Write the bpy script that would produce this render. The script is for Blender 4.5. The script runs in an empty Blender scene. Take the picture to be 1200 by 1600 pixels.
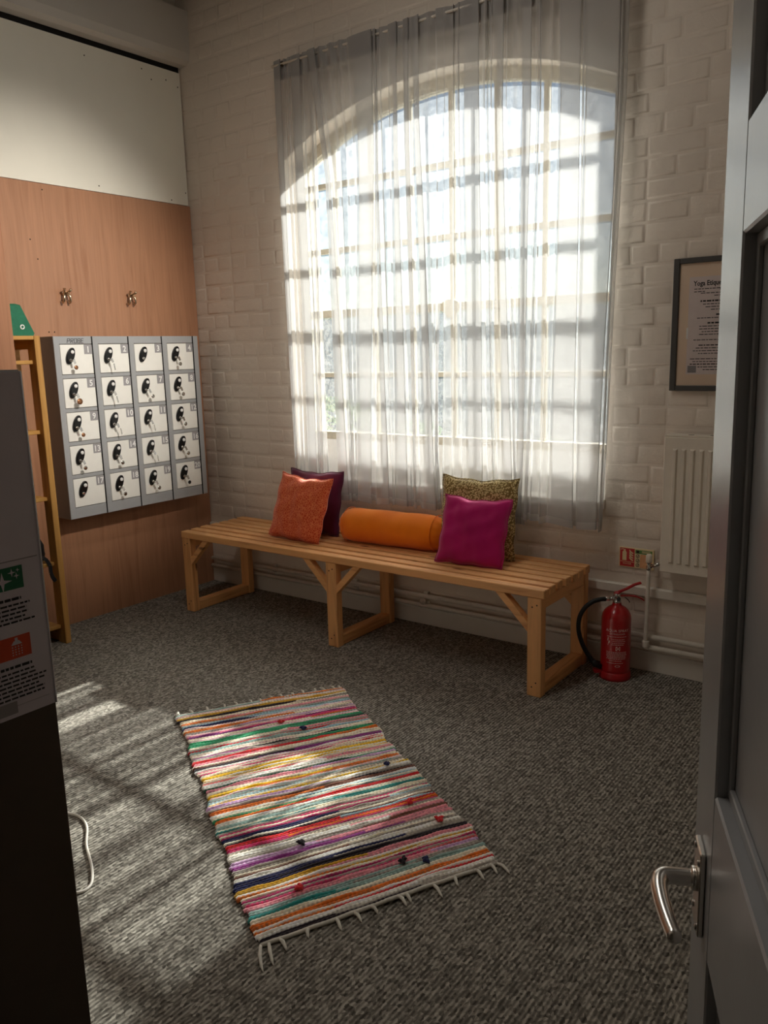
import bpy, math, random
from mathutils import Vector, Matrix
random.seed(7)
R = math.radians
SC = bpy.context.scene
COL = SC.collection

# ------------------------------------------------------------------ camera
def set_camera():
    right = Vector((0.8021, 0.5967, -0.0261)); up = Vector((-0.0944, 0.1699, 0.9809)); fwd = Vector((-0.5897, 0.7843, -0.1926))
    cd = bpy.data.cameras.new('camera'); c = bpy.data.objects.new('camera', cd); COL.objects.link(c)
    m = Matrix((right, up, -fwd)).transposed().to_4x4(); m.translation = (3.868, -3.343, 1.383)
    c.matrix_world = m
    cd.sensor_fit = 'AUTO'; cd.sensor_width = 36.0; cd.lens = 1281.3 / 1600 * 36.0
    cd.clip_start = 0.02; cd.clip_end = 500
    SC.camera = c
set_camera()

# ------------------------------------------------------------------ sky, sun, exposure
SUN_EL = 32.0
w = bpy.data.worlds.new('world'); SC.world = w; w.use_nodes = True
nt = w.node_tree; nt.nodes.clear()
sky = nt.nodes.new('ShaderNodeTexSky'); sky.sky_type = 'NISHITA'; sky.sun_disc = False
sky.sun_elevation = R(SUN_EL); sky.sun_rotation = 0.0; sky.air_density = 1.0; sky.dust_density = 0.2; sky.ozone_density = 2.0
bg = nt.nodes.new('ShaderNodeBackground'); bg.inputs['Strength'].default_value = 0.048
wo = nt.nodes.new('ShaderNodeOutputWorld')
nt.links.new(sky.outputs[0], bg.inputs[0]); nt.links.new(bg.outputs[0], wo.inputs[0])
sl = bpy.data.lights.new('sun', 'SUN'); so = bpy.data.objects.new('sun', sl); COL.objects.link(so)
sl.energy = 15.5; sl.angle = R(0.9); sl.color = (1.0, 0.975, 0.93)
so.rotation_euler = Vector((0.0, -math.cos(R(SUN_EL)), -math.sin(R(SUN_EL)))).to_track_quat('-Z', 'Y').to_euler()
so.location = (1.6, 6, 6)
vs = SC.view_settings
vs.view_transform = 'Standard'; vs.look = 'None'; vs.gamma = 1.0; vs.exposure = 0.62
try: vs.use_curve_mapping = False
except Exception: pass
# added fill spotlight, out of view, to brighten the locker wall
SPOT_POS = Vector((3.4, -1.15, 3.2)); SPOT_AIM = Vector((0.0, -0.98, 1.55))
sp_l = bpy.data.lights.new('fill_spot_lamp', 'SPOT'); sp_o = bpy.data.objects.new('fill_spot_lamp', sp_l); COL.objects.link(sp_o)
sp_l.energy = 290; sp_l.color = (1.0, 0.93, 0.84); sp_l.spot_size = R(36); sp_l.spot_blend = 1.0; sp_l.shadow_soft_size = 0.06
sp_o.location = SPOT_POS; sp_o.rotation_euler = (SPOT_AIM - SPOT_POS).to_track_quat('-Z', 'Y').to_euler()
# added fill batten, out of view, to lift the dim room
bt_l = bpy.data.lights.new('fill_batten_lamp', 'AREA'); bt_o = bpy.data.objects.new('fill_batten_lamp', bt_l); COL.objects.link(bt_o)
bt_l.shape = 'RECTANGLE'; bt_l.size = 0.09; bt_l.size_y = 1.5; bt_l.energy = 7.6; bt_l.color = (1.0, 0.94, 0.86); bt_o.location = (2.0, -1.75, 3.36)
SC.cycles.max_bounces = 14; SC.cycles.diffuse_bounces = 6; SC.cycles.transparent_max_bounces = 32; SC.cycles.transmission_bounces = 10

# ------------------------------------------------------------------ helpers
def lin(c):
    return tuple((v / 12.92 if v <= 0.04045 else ((v + 0.055) / 1.055) ** 2.4) for v in [x / 255 for x in c])

OFF = {}
class MB:
    def __init__(s): s.v = []; s.f = []; s.sm = []; s.c = None
    def add(s, vs, fs, smooth=False):
        b = len(s.v); s.v += [tuple(p) for p in vs]; s.f += [tuple(b + i for i in f) for f in fs]; s.sm += [smooth] * len(fs); return s
    def box(s, x0, x1, y0, y1, z0, z1):
        return s.add([(x0,y0,z0),(x1,y0,z0),(x1,y1,z0),(x0,y1,z0),(x0,y0,z1),(x1,y0,z1),(x1,y1,z1),(x0,y1,z1)],
              [(0,3,2,1),(4,5,6,7),(0,1,5,4),(1,2,6,5),(2,3,7,6),(3,0,4,7)])
    def bbox(s, x0, x1, y0, y1, z0, z1, b=0.003):
        """box with chamfered edges"""
        vs = []; idx = {}
        c = ((x0+x1)/2, (y0+y1)/2, (z0+z1)/2); h = (abs(x1-x0)/2, abs(y1-y0)/2, abs(z1-z0)/2)
        b = min(b, *(k*0.45 for k in h))
        for sx in (-1,1):
            for sy in (-1,1):
                for sz in (-1,1):
                    for a in range(3):
                        d = [h[0]-b, h[1]-b, h[2]-b]; d[a] += b
                        idx[(sx,sy,sz,a)] = len(vs); vs.append((c[0]+sx*d[0], c[1]+sy*d[1], c[2]+sz*d[2]))
        fs = []
        def q(*k):
            p = [Vector(vs[i]) for i in k]; n = (p[1]-p[0]).cross(p[2]-p[0]); m = sum(p, Vector())/len(p) - Vector(c)
            fs.append(tuple(k) if n.dot(m) > 0 else tuple(reversed(k)))
        for a in range(3):
            o1, o2 = [i for i in range(3) if i != a]
            for sg in (-1,1):
                k = []
                for s1, s2 in ((-1,-1),(1,-1),(1,1),(-1,1)):
                    sgn = [0,0,0]; sgn[a]=sg; sgn[o1]=s1; sgn[o2]=s2; k.append(idx[(*sgn,a)])
                q(*k)
            for s1 in (-1,1):
                for s2 in (-1,1):
                    sg = [0,0,0]; sg[o1]=s1; sg[o2]=s2
                    A = list(sg); A[a] = -1; B = list(sg); B[a] = 1
                    q(idx[(*A,o1)], idx[(*B,o1)], idx[(*B,o2)], idx[(*A,o2)])
        for sx in (-1,1):
            for sy in (-1,1):
                for sz in (-1,1): q(idx[(sx,sy,sz,0)], idx[(sx,sy,sz,1)], idx[(sx,sy,sz,2)])
        return s.add(vs, fs)
    def beam(s, p, q, wd, th, upv=(0,0,1), b=0.0):
        """square-section bar from p to q; wd along side, th along up"""
        p = Vector(p); q = Vector(q); d = (q-p).normalized(); u = Vector(upv); sd = d.cross(u).normalized(); u = sd.cross(d).normalized()
        vs = []
        for P in (p, q):
            for a, c in ((-1,-1),(1,-1),(1,1),(-1,1)): vs.append(P + sd*a*wd/2 + u*c*th/2)
        return s.add(vs, [(0,1,2,3),(7,6,5,4),(0,4,5,1),(1,5,6,2),(2,6,7,3),(3,7,4,0)])
    def tube(s, pts, r, n=10, cap=True):
        pts = [Vector(p) for p in pts]; rs = r if isinstance(r, (list, tuple)) else [r]*len(pts)
        vs = []; fs = []; prev = None
        for i, p in enumerate(pts):
            d = (pts[min(i+1,len(pts)-1)] - pts[max(i-1,0)]).normalized()
            if prev is None:
                u = d.cross(Vector((0,0,1)));
                if u.length < 1e-3: u = d.cross(Vector((1,0,0)))
                u.normalize()
            else: u = (prev - d*prev.dot(d)).normalized()
            prev = u; v = d.cross(u)
            for k in range(n):
                a = 2*math.pi*k/n; vs.append(p + (u*math.cos(a) + v*math.sin(a))*rs[i])
        for i in range(len(pts)-1):
            for k in range(n): fs.append((i*n+k, i*n+(k+1)%n, (i+1)*n+(k+1)%n, (i+1)*n+k))
        s.add(vs, fs, True)
        if cap:
            b = len(s.v) - len(vs)
            s.f += [tuple(b+k for k in reversed(range(n))), tuple(b+(len(pts)-1)*n+k for k in range(n))]; s.sm += [False, False]
        return s
    def lathe(s, prof, c, axis='z', n=32, cap=True):
        vs = []; fs = []
        for r, h in prof:
            for k in range(n):
                a = 2*math.pi*k/n; x, y = r*math.cos(a), r*math.sin(a)
                vs.append({'z': (c[0]+x, c[1]+y, c[2]+h), 'x': (c[0]+h, c[1]+x, c[2]+y), 'y': (c[0]+y, c[1]+h, c[2]+x)}[axis])
        m = len(prof)
        for i in range(m-1):
            for k in range(n): fs.append((i*n+k, i*n+(k+1)%n, (i+1)*n+(k+1)%n, (i+1)*n+k))
        s.add(vs, fs, True)
        if cap:
            b = len(s.v) - len(vs)
            s.f += [tuple(b+k for k in reversed(range(n))), tuple(b+(m-1)*n+k for k in range(n))]; s.sm += [False, False]
        return s
    def prism(s, poly, fn, t):
        """poly: 2D outline, fn(u,v,w)->xyz, w from 0 to t"""
        n = len(poly)
        vs = [fn(u, v, 0) for u, v in poly] + [fn(u, v, t) for u, v in poly]
        fs = [tuple(reversed(range(n))), tuple(range(n, 2*n))] + [(i, (i+1)%n, n+(i+1)%n, n+i) for i in range(n)]
        return s.add(vs, fs)
    def build(s, name, mat, parent=None, world=True):
        off = OFF.get(parent.name, (0,0,0)) if (parent is not None and world) else (0,0,0)
        me = bpy.data.meshes.new(name)
        me.from_pydata([(x-off[0], y-off[1], z-off[2]) for x, y, z in s.v], [], s.f)
        me.polygons.foreach_set('use_smooth', s.sm)
        if s.c is not None:
            at = me.color_attributes.new('Col', 'FLOAT_COLOR', 'POINT')
            for i, c in enumerate(s.c): at.data[i].color = (*c, 1)
        me.materials.append(mat)
        me.update()
        o = bpy.data.objects.new(name, me); COL.objects.link(o)
        if parent is not None:
            o.parent = parent; OFF[o.name] = OFF.get(parent.name, (0,0,0))
        return o

def tag(o, label=None, cat=None, group=None, kind=None):
    for k, v in (('label', label), ('category', cat), ('group', group), ('kind', kind)):
        if v: o[k] = v
    return o
def thing(name, label, cat, loc=(0,0,0), group=None, rot=None, kind=None):
    o = bpy.data.objects.new(name, None); COL.objects.link(o); o.location = loc; o.empty_display_size = 0.1
    if rot is not None: o.rotation_euler = rot
    OFF[o.name] = loc
    return tag(o, label, cat, group, kind)
def dup(o, name=None, parent=None):
    c = o.copy(); COL.objects.link(c)
    if parent is not None: c.parent = parent; OFF[c.name] = OFF.get(parent.name, (0,0,0))
    return c
def text_mesh(s, size, align='LEFT', bold=0.0):
    cu = bpy.data.curves.new('tmp', 'FONT'); cu.body = s; cu.size = size; cu.align_x = align; cu.resolution_u = 2; cu.fill_mode = 'FRONT'; cu.offset = bold
    o = bpy.data.objects.new('tmp', cu); COL.objects.link(o)
    dg = bpy.context.evaluated_depsgraph_get(); dg.update()
    me = o.evaluated_get(dg).to_mesh()
    v = [(p.co.x, p.co.y) for p in me.vertices]; f = [tuple(p.vertices) for p in me.polygons]
    o.evaluated_get(dg).to_mesh_clear(); bpy.data.objects.remove(o); bpy.data.curves.remove(cu)
    return v, f
def put_text(mb, s, size, fn, align='LEFT', bold=0.0):
    v, f = text_mesh(s, size, align, bold); mb.add([fn(x, y) for x, y in v], f); return mb
def noise1(x, seed=0):
    i = math.floor(x); f = x - i; f = f*f*(3-2*f)
    h = lambda k: (math.sin((k*127.1 + seed*311.7)) * 43758.5453) % 1.0
    return h(i)*(1-f) + h(i+1)*f

# ------------------------------------------------------------------ materials
def mat(name):
    m = bpy.data.materials.new(name); m.use_nodes = True; t = m.node_tree; t.nodes.clear()
    out = t.nodes.new('ShaderNodeOutputMaterial'); return m, t, out
def N(t, ty, **kw):
    n = t.nodes.new(ty)
    for k, v in kw.items():
        if k in n.inputs: n.inputs[k].default_value = v
        else: setattr(n, k, v)
    return n
def ramp(t, stops):
    n = t.nodes.new('ShaderNodeValToRGB'); e = n.color_ramp.elements
    while len(e) < len(stops): e.new(0.5)
    for el, (p, c) in zip(e, stops): el.position = p; el.color = (*c, 1)
    return n
def coords(t, scale=(1,1,1), kind='Object', rot=(0,0,0)):
    tc = t.nodes.new('ShaderNodeTexCoord'); mp = t.nodes.new('ShaderNodeMapping')
    mp.inputs['Scale'].default_value = scale; mp.inputs['Rotation'].default_value = rot
    t.links.new(tc.outputs[kind], mp.inputs[0]); return mp
def plain(name, rgb, rough=0.5, metal=0.0, var=0.06, vscale=30, bump=0.0, bscale=200, spec=0.5, coat=0.0):
    m, t, out = mat(name); b = N(t, 'ShaderNodeBsdfPrincipled', Roughness=rough, Metallic=metal)
    b.inputs['Specular IOR Level'].default_value = spec; b.inputs['Coat Weight'].default_value = coat
    c = lin(rgb); mp = coords(t)
    n = N(t, 'ShaderNodeTexNoise', Scale=vscale, Detail=4.0); t.links.new(mp.outputs[0], n.inputs[0])
    r = ramp(t, [(0.3, tuple(k*(1-var) for k in c)), (0.7, tuple(min(1, k*(1+var)) for k in c))])
    t.links.new(n.outputs[0], r.inputs[0]); t.links.new(r.outputs[0], b.inputs['Base Color'])
    if bump:
        n2 = N(t, 'ShaderNodeTexNoise', Scale=bscale, Detail=3.0); t.links.new(mp.outputs[0], n2.inputs[0])
        bp = N(t, 'ShaderNodeBump', Strength=bump, Distance=0.002); t.links.new(n2.outputs[0], bp.inputs['Height']); t.links.new(bp.outputs[0], b.inputs['Normal'])
    t.links.new(b.outputs[0], out.inputs[0]); return m
def wood(name, rgb, dark, axis, rough=0.5, scale=1.0, fine=1.0, knots=True, coat=0.0):
    m, t, out = mat(name); b = N(t, 'ShaderNodeBsdfPrincipled', Roughness=rough); b.inputs['Coat Weight'].default_value = coat; b.inputs['Coat Roughness'].default_value = 0.3
    sc = [14*scale]*3; sc['xyz'.index(axis)] = 0.9*scale
    mp = coords(t, sc)
    oi = t.nodes.new('ShaderNodeObjectInfo'); vm = N(t, 'ShaderNodeVectorMath', operation='ADD')
    cb = N(t, 'ShaderNodeMath', operation='MULTIPLY'); cb.inputs[1].default_value = 37.0
    t.links.new(oi.outputs['Random'], cb.inputs[0]); t.links.new(mp.outputs[0], vm.inputs[0]); t.links.new(cb.outputs[0], vm.inputs[1])
    n = N(t, 'ShaderNodeTexNoise', Scale=2.2, Detail=6.0, Distortion=1.4); t.links.new(vm.outputs[0], n.inputs[0])
    sc2 = [90*fine]*3; sc2['xyz'.index(axis)] = 3*fine
    mp2 = coords(t, sc2); n2 = N(t, 'ShaderNodeTexNoise', Scale=1.0, Detail=3.0); t.links.new(mp2.outputs[0], n2.inputs[0])
    mx = N(t, 'ShaderNodeMath', operation='MULTIPLY_ADD'); mx.inputs[1].default_value = 0.35
    t.links.new(n2.outputs[0], mx.inputs[0]); t.links.new(n.outputs[0], mx.inputs[2])
    r = ramp(t, [(0.42, lin(dark)), (0.62, lin(rgb)), (0.85, tuple(min(1, k*1.12) for k in lin(rgb)))])
    t.links.new(mx.outputs[0], r.inputs[0]); col = r.outputs[0]
    if knots:
        sk = [9]*3; sk['xyz'.index(axis)] = 3.2
        mk = coords(t, sk); vk = N(t, 'ShaderNodeTexVoronoi', Scale=1.0); vmk = N(t, 'ShaderNodeVectorMath', operation='ADD')
        t.links.new(mk.outputs[0], vmk.inputs[0]); t.links.new(cb.outputs[0], vmk.inputs[1]); t.links.new(vmk.outputs[0], vk.inputs['Vector'])
        rk = ramp(t, [(0.05, (1,1,1)), (0.12, (0,0,0))]); t.links.new(vk.outputs['Distance'], rk.inputs[0])
        mc = N(t, 'ShaderNodeMix', data_type='RGBA'); t.links.new(rk.outputs[0], mc.inputs['Factor']); t.links.new(col, mc.inputs['A'])
        mc.inputs['B'].default_value = (*[k*0.4 for k in lin(dark)], 1); col = mc.outputs['Result']
    t.links.new(col, b.inputs['Base Color'])
    bp = N(t, 'ShaderNodeBump', Strength=0.15, Distance=0.001); t.links.new(n2.outputs[0], bp.inputs['Height']); t.links.new(bp.outputs[0], b.inputs['Normal'])
    t.links.new(b.outputs[0], out.inputs[0]); return m
def painted(name, rgb, rough=0.6, coarse=14, strength=0.5, dist=0.006):
    """lumpy painted masonry"""
    m, t, out = mat(name); b = N(t, 'ShaderNodeBsdfPrincipled', Roughness=rough); mp = coords(t, kind='Object')
    geo = t.nodes.new('ShaderNodeNewGeometry')
    n = N(t, 'ShaderNodeTexNoise', Scale=coarse, Detail=6.0, Roughness=0.6); t.links.new(geo.outputs['Position'], n.inputs[0])
    n2 = N(t, 'ShaderNodeTexNoise', Scale=2.0, Detail=3.0); t.links.new(geo.outputs['Position'], n2.inputs[0])
    c = lin(rgb); r = ramp(t, [(0.3, tuple(k*0.93 for k in c)), (0.7, c)]); t.links.new(n2.outputs[0], r.inputs[0]); t.links.new(r.outputs[0], b.inputs['Base Color'])
    bp = N(t, 'ShaderNodeBump', Strength=strength, Distance=dist); t.links.new(n.outputs[0], bp.inputs['Height']); t.links.new(bp.outputs[0], b.inputs['Normal'])
    t.links.new(b.outputs[0], out.inputs[0]); return m

M = {}
M['wallpaint'] = painted('white_brick_paint', (226, 214, 200), coarse=22, strength=0.6, dist=0.005)
M['plaster'] = painted('plaster_paint', (214, 207, 197), coarse=6, strength=0.35)
M['beam'] = painted('beam_paint', (205, 199, 190), coarse=4, strength=0.4, dist=0.004)
M['ceil'] = plain('ceiling_boards', (70, 66, 56), 0.8, var=0.3, vscale=6)
M['board'] = plain('white_hardboard', (236, 232, 218), 0.45, var=0.03, vscale=3)
M['dark'] = plain('dark_gap', (18, 15, 13), 0.9)
M['screw'] = plain('screw_metal', (70, 60, 50), 0.5, 0.8)
M['lam'] = wood('beech_laminate', (168, 122, 92), (156, 108, 78), 'z', rough=0.36, scale=0.8, fine=1.2, knots=False, coat=0.1)
M['lam2'] = wood('beech_laminate_side', (166, 118, 88), (154, 104, 74), 'z', rough=0.4, scale=0.8, knots=False)
for a in 'xyz': M['pine_'+a] = wood('pine_'+a, (220, 164, 106), (184, 118, 64), a, rough=0.5)
for a in 'xyz': M['shelfpine_'+a] = wood('shelf_pine_'+a, (190, 142, 74), (160, 110, 48), a, rough=0.5, scale=0.7)
M['winpaint'] = plain('window_bar_paint', (196, 186, 166), 0.5, var=0.12, vscale=40)
M['sill'] = plain('sill_gloss_paint', (235, 232, 226), 0.4, var=0.03)
M['radiator'] = plain('radiator_enamel', (228, 220, 205), 0.4, var=0.02)
M['pipe'] = plain('pipe_paint', (220, 212, 200), 0.45, var=0.05)
M['chrome'] = plain('chrome', (200, 198, 194), 0.18, 1.0, var=0.02)
M['satin'] = plain('satin_aluminium', (226, 220, 212), 0.27, 1.0, var=0.04)
M['bronze'] = plain('antique_bronze', (206, 186, 160), 0.28, 1.0, var=0.1)
M['lockgrey'] = plain('locker_frame_grey', (166, 168, 170), 0.4, var=0.02)
M['lockside'] = plain('locker_side_grey', (120, 116, 110), 0.45, var=0.02)
M['lockdoor'] = plain('locker_door_cream', (246, 245, 238), 0.32, var=0.015)
M['lockplate'] = plain('number_plate_grey', (160, 158, 160), 0.4, var=0.02)
M['white'] = plain('white_print', (240, 240, 238), 0.5, var=0.01)
M['black'] = plain('black_plastic', (14, 14, 15), 0.3, var=0.05)
M['rubber'] = plain('black_rubber', (16, 16, 16), 0.55, var=0.1)
M['tagcopper'] = plain('copper_tag', (168, 120, 86), 0.35, 0.7)
M['ink'] = plain('dark_ink', (38, 33, 32), 0.7)
M['red'] = plain('extinguisher_red', (170, 14, 20), 0.28, var=0.03, coat=0.4)
M['redplastic'] = plain('red_plastic', (172, 22, 28), 0.4, var=0.03)
M['label'] = plain('label_print', (232, 205, 200), 0.5, var=0.02)
M['signred'] = plain('sign_red', (190, 32, 34), 0.4, var=0.02)
M['signcream'] = plain('sign_cream', (226, 206, 160), 0.4, var=0.03)
M['signgreen'] = plain('sign_green', (86, 132, 62), 0.4, var=0.04)
M['signorange'] = plain('sign_orange', (222, 140, 84), 0.4, var=0.04)
M['frameblk'] = plain('picture_frame_grey', (70, 68, 66), 0.5, var=0.05)
M['mount'] = plain('cream_mount', (240, 216, 192), 0.8, var=0.04, vscale=8)
M['paper'] = plain('print_paper', (232, 218, 214), 0.8, var=0.03)
M['doorpaint'] = plain('grey_gloss_door_paint', (170, 171, 172), 0.27, var=0.06, vscale=5, bump=0.15, bscale=40)
M['cab'] = plain('brown_cabinet', (74, 60, 44), 0.5, var=0.04)
M['poster'] = plain('poster_paper', (212, 204, 210), 0.6, var=0.02)
M['postergreen'] = plain('poster_green', (30, 104, 70), 0.6)
M['posterorange'] = plain('poster_orange', (206, 74, 34), 0.6)
M['postergrey'] = plain('poster_grey', (150, 145, 146), 0.6)
M['sleeve'] = plain('plastic_sleeve_edge', (224, 222, 224), 0.15, var=0.01)
M['cable'] = plain('white_cable', (206, 200, 190), 0.5)
M['greenbag'] = plain('green_cloth', (24, 108, 78), 0.7, var=0.12, vscale=60, bump=0.3)
M['blackcloth'] = plain('black_cloth', (20, 19, 21), 0.85, var=0.2, bump=0.3)
M['ground'] = plain('outdoor_paving', (150, 148, 142), 0.9, var=0.3, vscale=5)
M['garden'] = plain('outdoor_render', (176, 188, 196), 0.9, var=0.08, vscale=2)
M['leaf'] = plain('leaf_green', (112, 150, 66), 0.6, var=0.35, vscale=12)

def fabric(name, a, b, kind='plain', scale=60, rough=0.85, sheen=0.3):
    m, t, out = mat(name); p = N(t, 'ShaderNodeBsdfPrincipled', Roughness=rough); p.inputs['Sheen Weight'].default_value = sheen
    p.inputs['Specular IOR Level'].default_value = 0.2
    mp = coords(t)
    if kind == 'plain':
        n = N(t, 'ShaderNodeTexNoise', Scale=8.0, Detail=4.0); src = n.outputs[0]; r = ramp(t, [(0.3, lin(a)), (0.7, lin(b))])
    else:
        n = N(t, 'ShaderNodeTexVoronoi', Scale=scale, feature='DISTANCE_TO_EDGE' if kind == 'cell' else 'F1'); src = n.outputs['Distance']
        r = ramp(t, [(0.06, lin(b)), (0.16, lin(a))]) if kind == 'cell' else ramp(t, [(0.42, lin(b)), (0.56, lin(a))])
    t.links.new(mp.outputs[0], n.inputs['Vector']); t.links.new(src, r.inputs[0]); t.links.new(r.outputs[0], p.inputs['Base Color'])
    wv = N(t, 'ShaderNodeTexNoise', Scale=500.0, Detail=1.0); t.links.new(mp.outputs[0], wv.inputs[0])
    w2 = N(t, 'ShaderNodeTexNoise', Scale=9.0, Detail=3.0); t.links.new(mp.outputs[0], w2.inputs[0])
    ad = N(t, 'ShaderNodeMath', operation='MULTIPLY_ADD'); ad.inputs[1].default_value = 0.08; t.links.new(wv.outputs[0], ad.inputs[0]); t.links.new(w2.outputs[0], ad.inputs[2])
    bp = N(t, 'ShaderNodeBump', Strength=0.5, Distance=0.01); t.links.new(ad.outputs[0], bp.inputs['Height']); t.links.new(bp.outputs[0], p.inputs['Normal'])
    t.links.new(p.outputs[0], out.inputs[0]); return m
M['f_orange'] = fabric('orange_red_patterned_fabric', (206, 72, 38), (232, 128, 78), 'cell', 95)
M['f_bolster'] = fabric('orange_cotton', (236, 122, 8), (248, 136, 14))
M['f_purple'] = fabric('dark_purple_cotton', (84, 22, 56), (100, 30, 68))
M['f_magenta'] = fabric('magenta_cotton', (168, 10, 92), (184, 18, 104))
M['f_olive'] = fabric('olive_dotted_fabric', (130, 106, 56), (214, 194, 138), 'dot', 130)

def carpet_mat():
    m, t, out = mat('grey_ribbed_carpet'); b = N(t, 'ShaderNodeBsdfPrincipled', Roughness=0.95); b.inputs['Specular IOR Level'].default_value = 0.1
    geo = coords(t, (1,1,1))
    v = N(t, 'ShaderNodeTexVoronoi', Scale=1.0); mp = coords(t, (150, 95, 150)); t.links.new(mp.outputs[0], v.inputs['Vector'])
    wv = N(t, 'ShaderNodeTexWave', Scale=1.0, Distortion=0.9, wave_type='BANDS', bands_direction='X'); wv.inputs['Detail'].default_value = 1.5; wv.inputs['Detail Scale'].default_value = 3.0
    mw = coords(t, (27, 8, 1)); t.links.new(mw.outputs[0], wv.inputs[0])
    sep = t.nodes.new('ShaderNodeSeparateColor'); t.links.new(v.outputs['Color'], sep.inputs[0])
    a = N(t, 'ShaderNodeMath', operation='MULTIPLY_ADD'); a.inputs[1].default_value = 0.62; t.links.new(sep.outputs[0], a.inputs[0])
    sc = N(t, 'ShaderNodeMath', operation='MULTIPLY'); sc.inputs[1].default_value = 0.38; t.links.new(wv.outputs['Fac'], sc.inputs[0]); t.links.new(sc.outputs[0], a.inputs[2])
    r = ramp(t, [(0.05, lin((70, 66, 60))), (0.5, lin((124, 119, 110))), (0.95, lin((182, 176, 164)))])
    t.links.new(a.outputs[0], r.inputs[0]); t.links.new(r.outputs[0], b.inputs['Base Color'])
    bp = N(t, 'ShaderNodeBump', Strength=0.8, Distance=0.004); t.links.new(a.outputs[0], bp.inputs['Height']); t.links.new(bp.outputs[0], b.inputs['Normal'])
    t.links.new(b.outputs[0], out.inputs[0]); return m
M['carpet'] = carpet_mat()
def rug_mat():
    m, t, out = mat('rag_weave'); b = N(t, 'ShaderNodeBsdfPrincipled', Roughness=0.9); b.inputs['Specular IOR Level'].default_value = 0.15; b.inputs['Sheen Weight'].default_value = 0.2
    at = N(t, 'ShaderNodeVertexColor', layer_name='Col'); mp = coords(t); n = N(t, 'ShaderNodeTexNoise', Scale=90.0, Detail=3.0); t.links.new(mp.outputs[0], n.inputs[0])
    r = ramp(t, [(0.3, (0.85,0.85,0.85)), (0.7, (1.3,1.3,1.3))]); t.links.new(n.outputs[0], r.inputs[0])
    mx = N(t, 'ShaderNodeMix', data_type='RGBA', blend_type='MULTIPLY'); mx.inputs['Factor'].default_value = 1.0
    t.links.new(at.outputs[0], mx.inputs['A']); t.links.new(r.outputs[0], mx.inputs['B']); t.links.new(mx.outputs['Result'], b.inputs['Base Color'])
    bp = N(t, 'ShaderNodeBump', Strength=0.5, Distance=0.003); t.links.new(n.outputs[0], bp.inputs['Height']); t.links.new(bp.outputs[0], b.inputs['Normal'])
    t.links.new(b.outputs[0], out.inputs[0]); return m
M['rug'] = rug_mat()
M['warp'] = plain('dark_warp', (70, 62, 62), 0.9)
M['tassel'] = plain('cotton_tassel', (222, 218, 206), 0.9, var=0.1, vscale=90)

def sheer(name, alpha, tint=(0.80, 0.785, 0.77)):
    """voile: open weave; the more grazing the view, the more thread covers it"""
    m, t, out = mat(name)
    geo = t.nodes.new('ShaderNodeNewGeometry'); d = N(t, 'ShaderNodeVectorMath', operation='DOT_PRODUCT')
    t.links.new(geo.outputs['Normal'], d.inputs[0]); t.links.new(geo.outputs['Incoming'], d.inputs[1])
    ab = N(t, 'ShaderNodeMath', operation='ABSOLUTE'); t.links.new(d.outputs['Value'], ab.inputs[0])
    mx = N(t, 'ShaderNodeMath', operation='MAXIMUM'); mx.inputs[1].default_value = 0.12; t.links.new(ab.outputs[0], mx.inputs[0])
    iv = N(t, 'ShaderNodeMath', operation='DIVIDE'); iv.inputs[0].default_value = 1.0; t.links.new(mx.outputs[0], iv.inputs[1])
    pw = N(t, 'ShaderNodeMath', operation='POWER'); pw.inputs[0].default_value = 1-alpha; t.links.new(iv.outputs[0], pw.inputs[1])
    tr = N(t, 'ShaderNodeBsdfTransparent'); tl = N(t, 'ShaderNodeBsdfTranslucent'); df = N(t, 'ShaderNodeBsdfDiffuse')
    tl.inputs[0].default_value = (*[k*.56 for k in tint], 1); df.inputs[0].default_value = (*tint, 1)
    m1 = N(t, 'ShaderNodeMixShader'); m1.inputs[0].default_value = 0.5; t.links.new(tl.outputs[0], m1.inputs[1]); t.links.new(df.outputs[0], m1.inputs[2])
    m2 = N(t, 'ShaderNodeMixShader'); t.links.new(pw.outputs[0], m2.inputs[0]); t.links.new(m1.outputs[0], m2.inputs[1]); t.links.new(tr.outputs[0], m2.inputs[2])
    t.links.new(m2.outputs[0], out.inputs[0]); return m
M['voile'] = sheer('white_voile', 0.36)
M['hem'] = sheer('voile_hem', 0.6)
M['tape'] = sheer('shaded_heading_tape', 0.9, (0.46, 0.43, 0.41))  # tape cloth, tinted darker to paint in a shadow band
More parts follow.
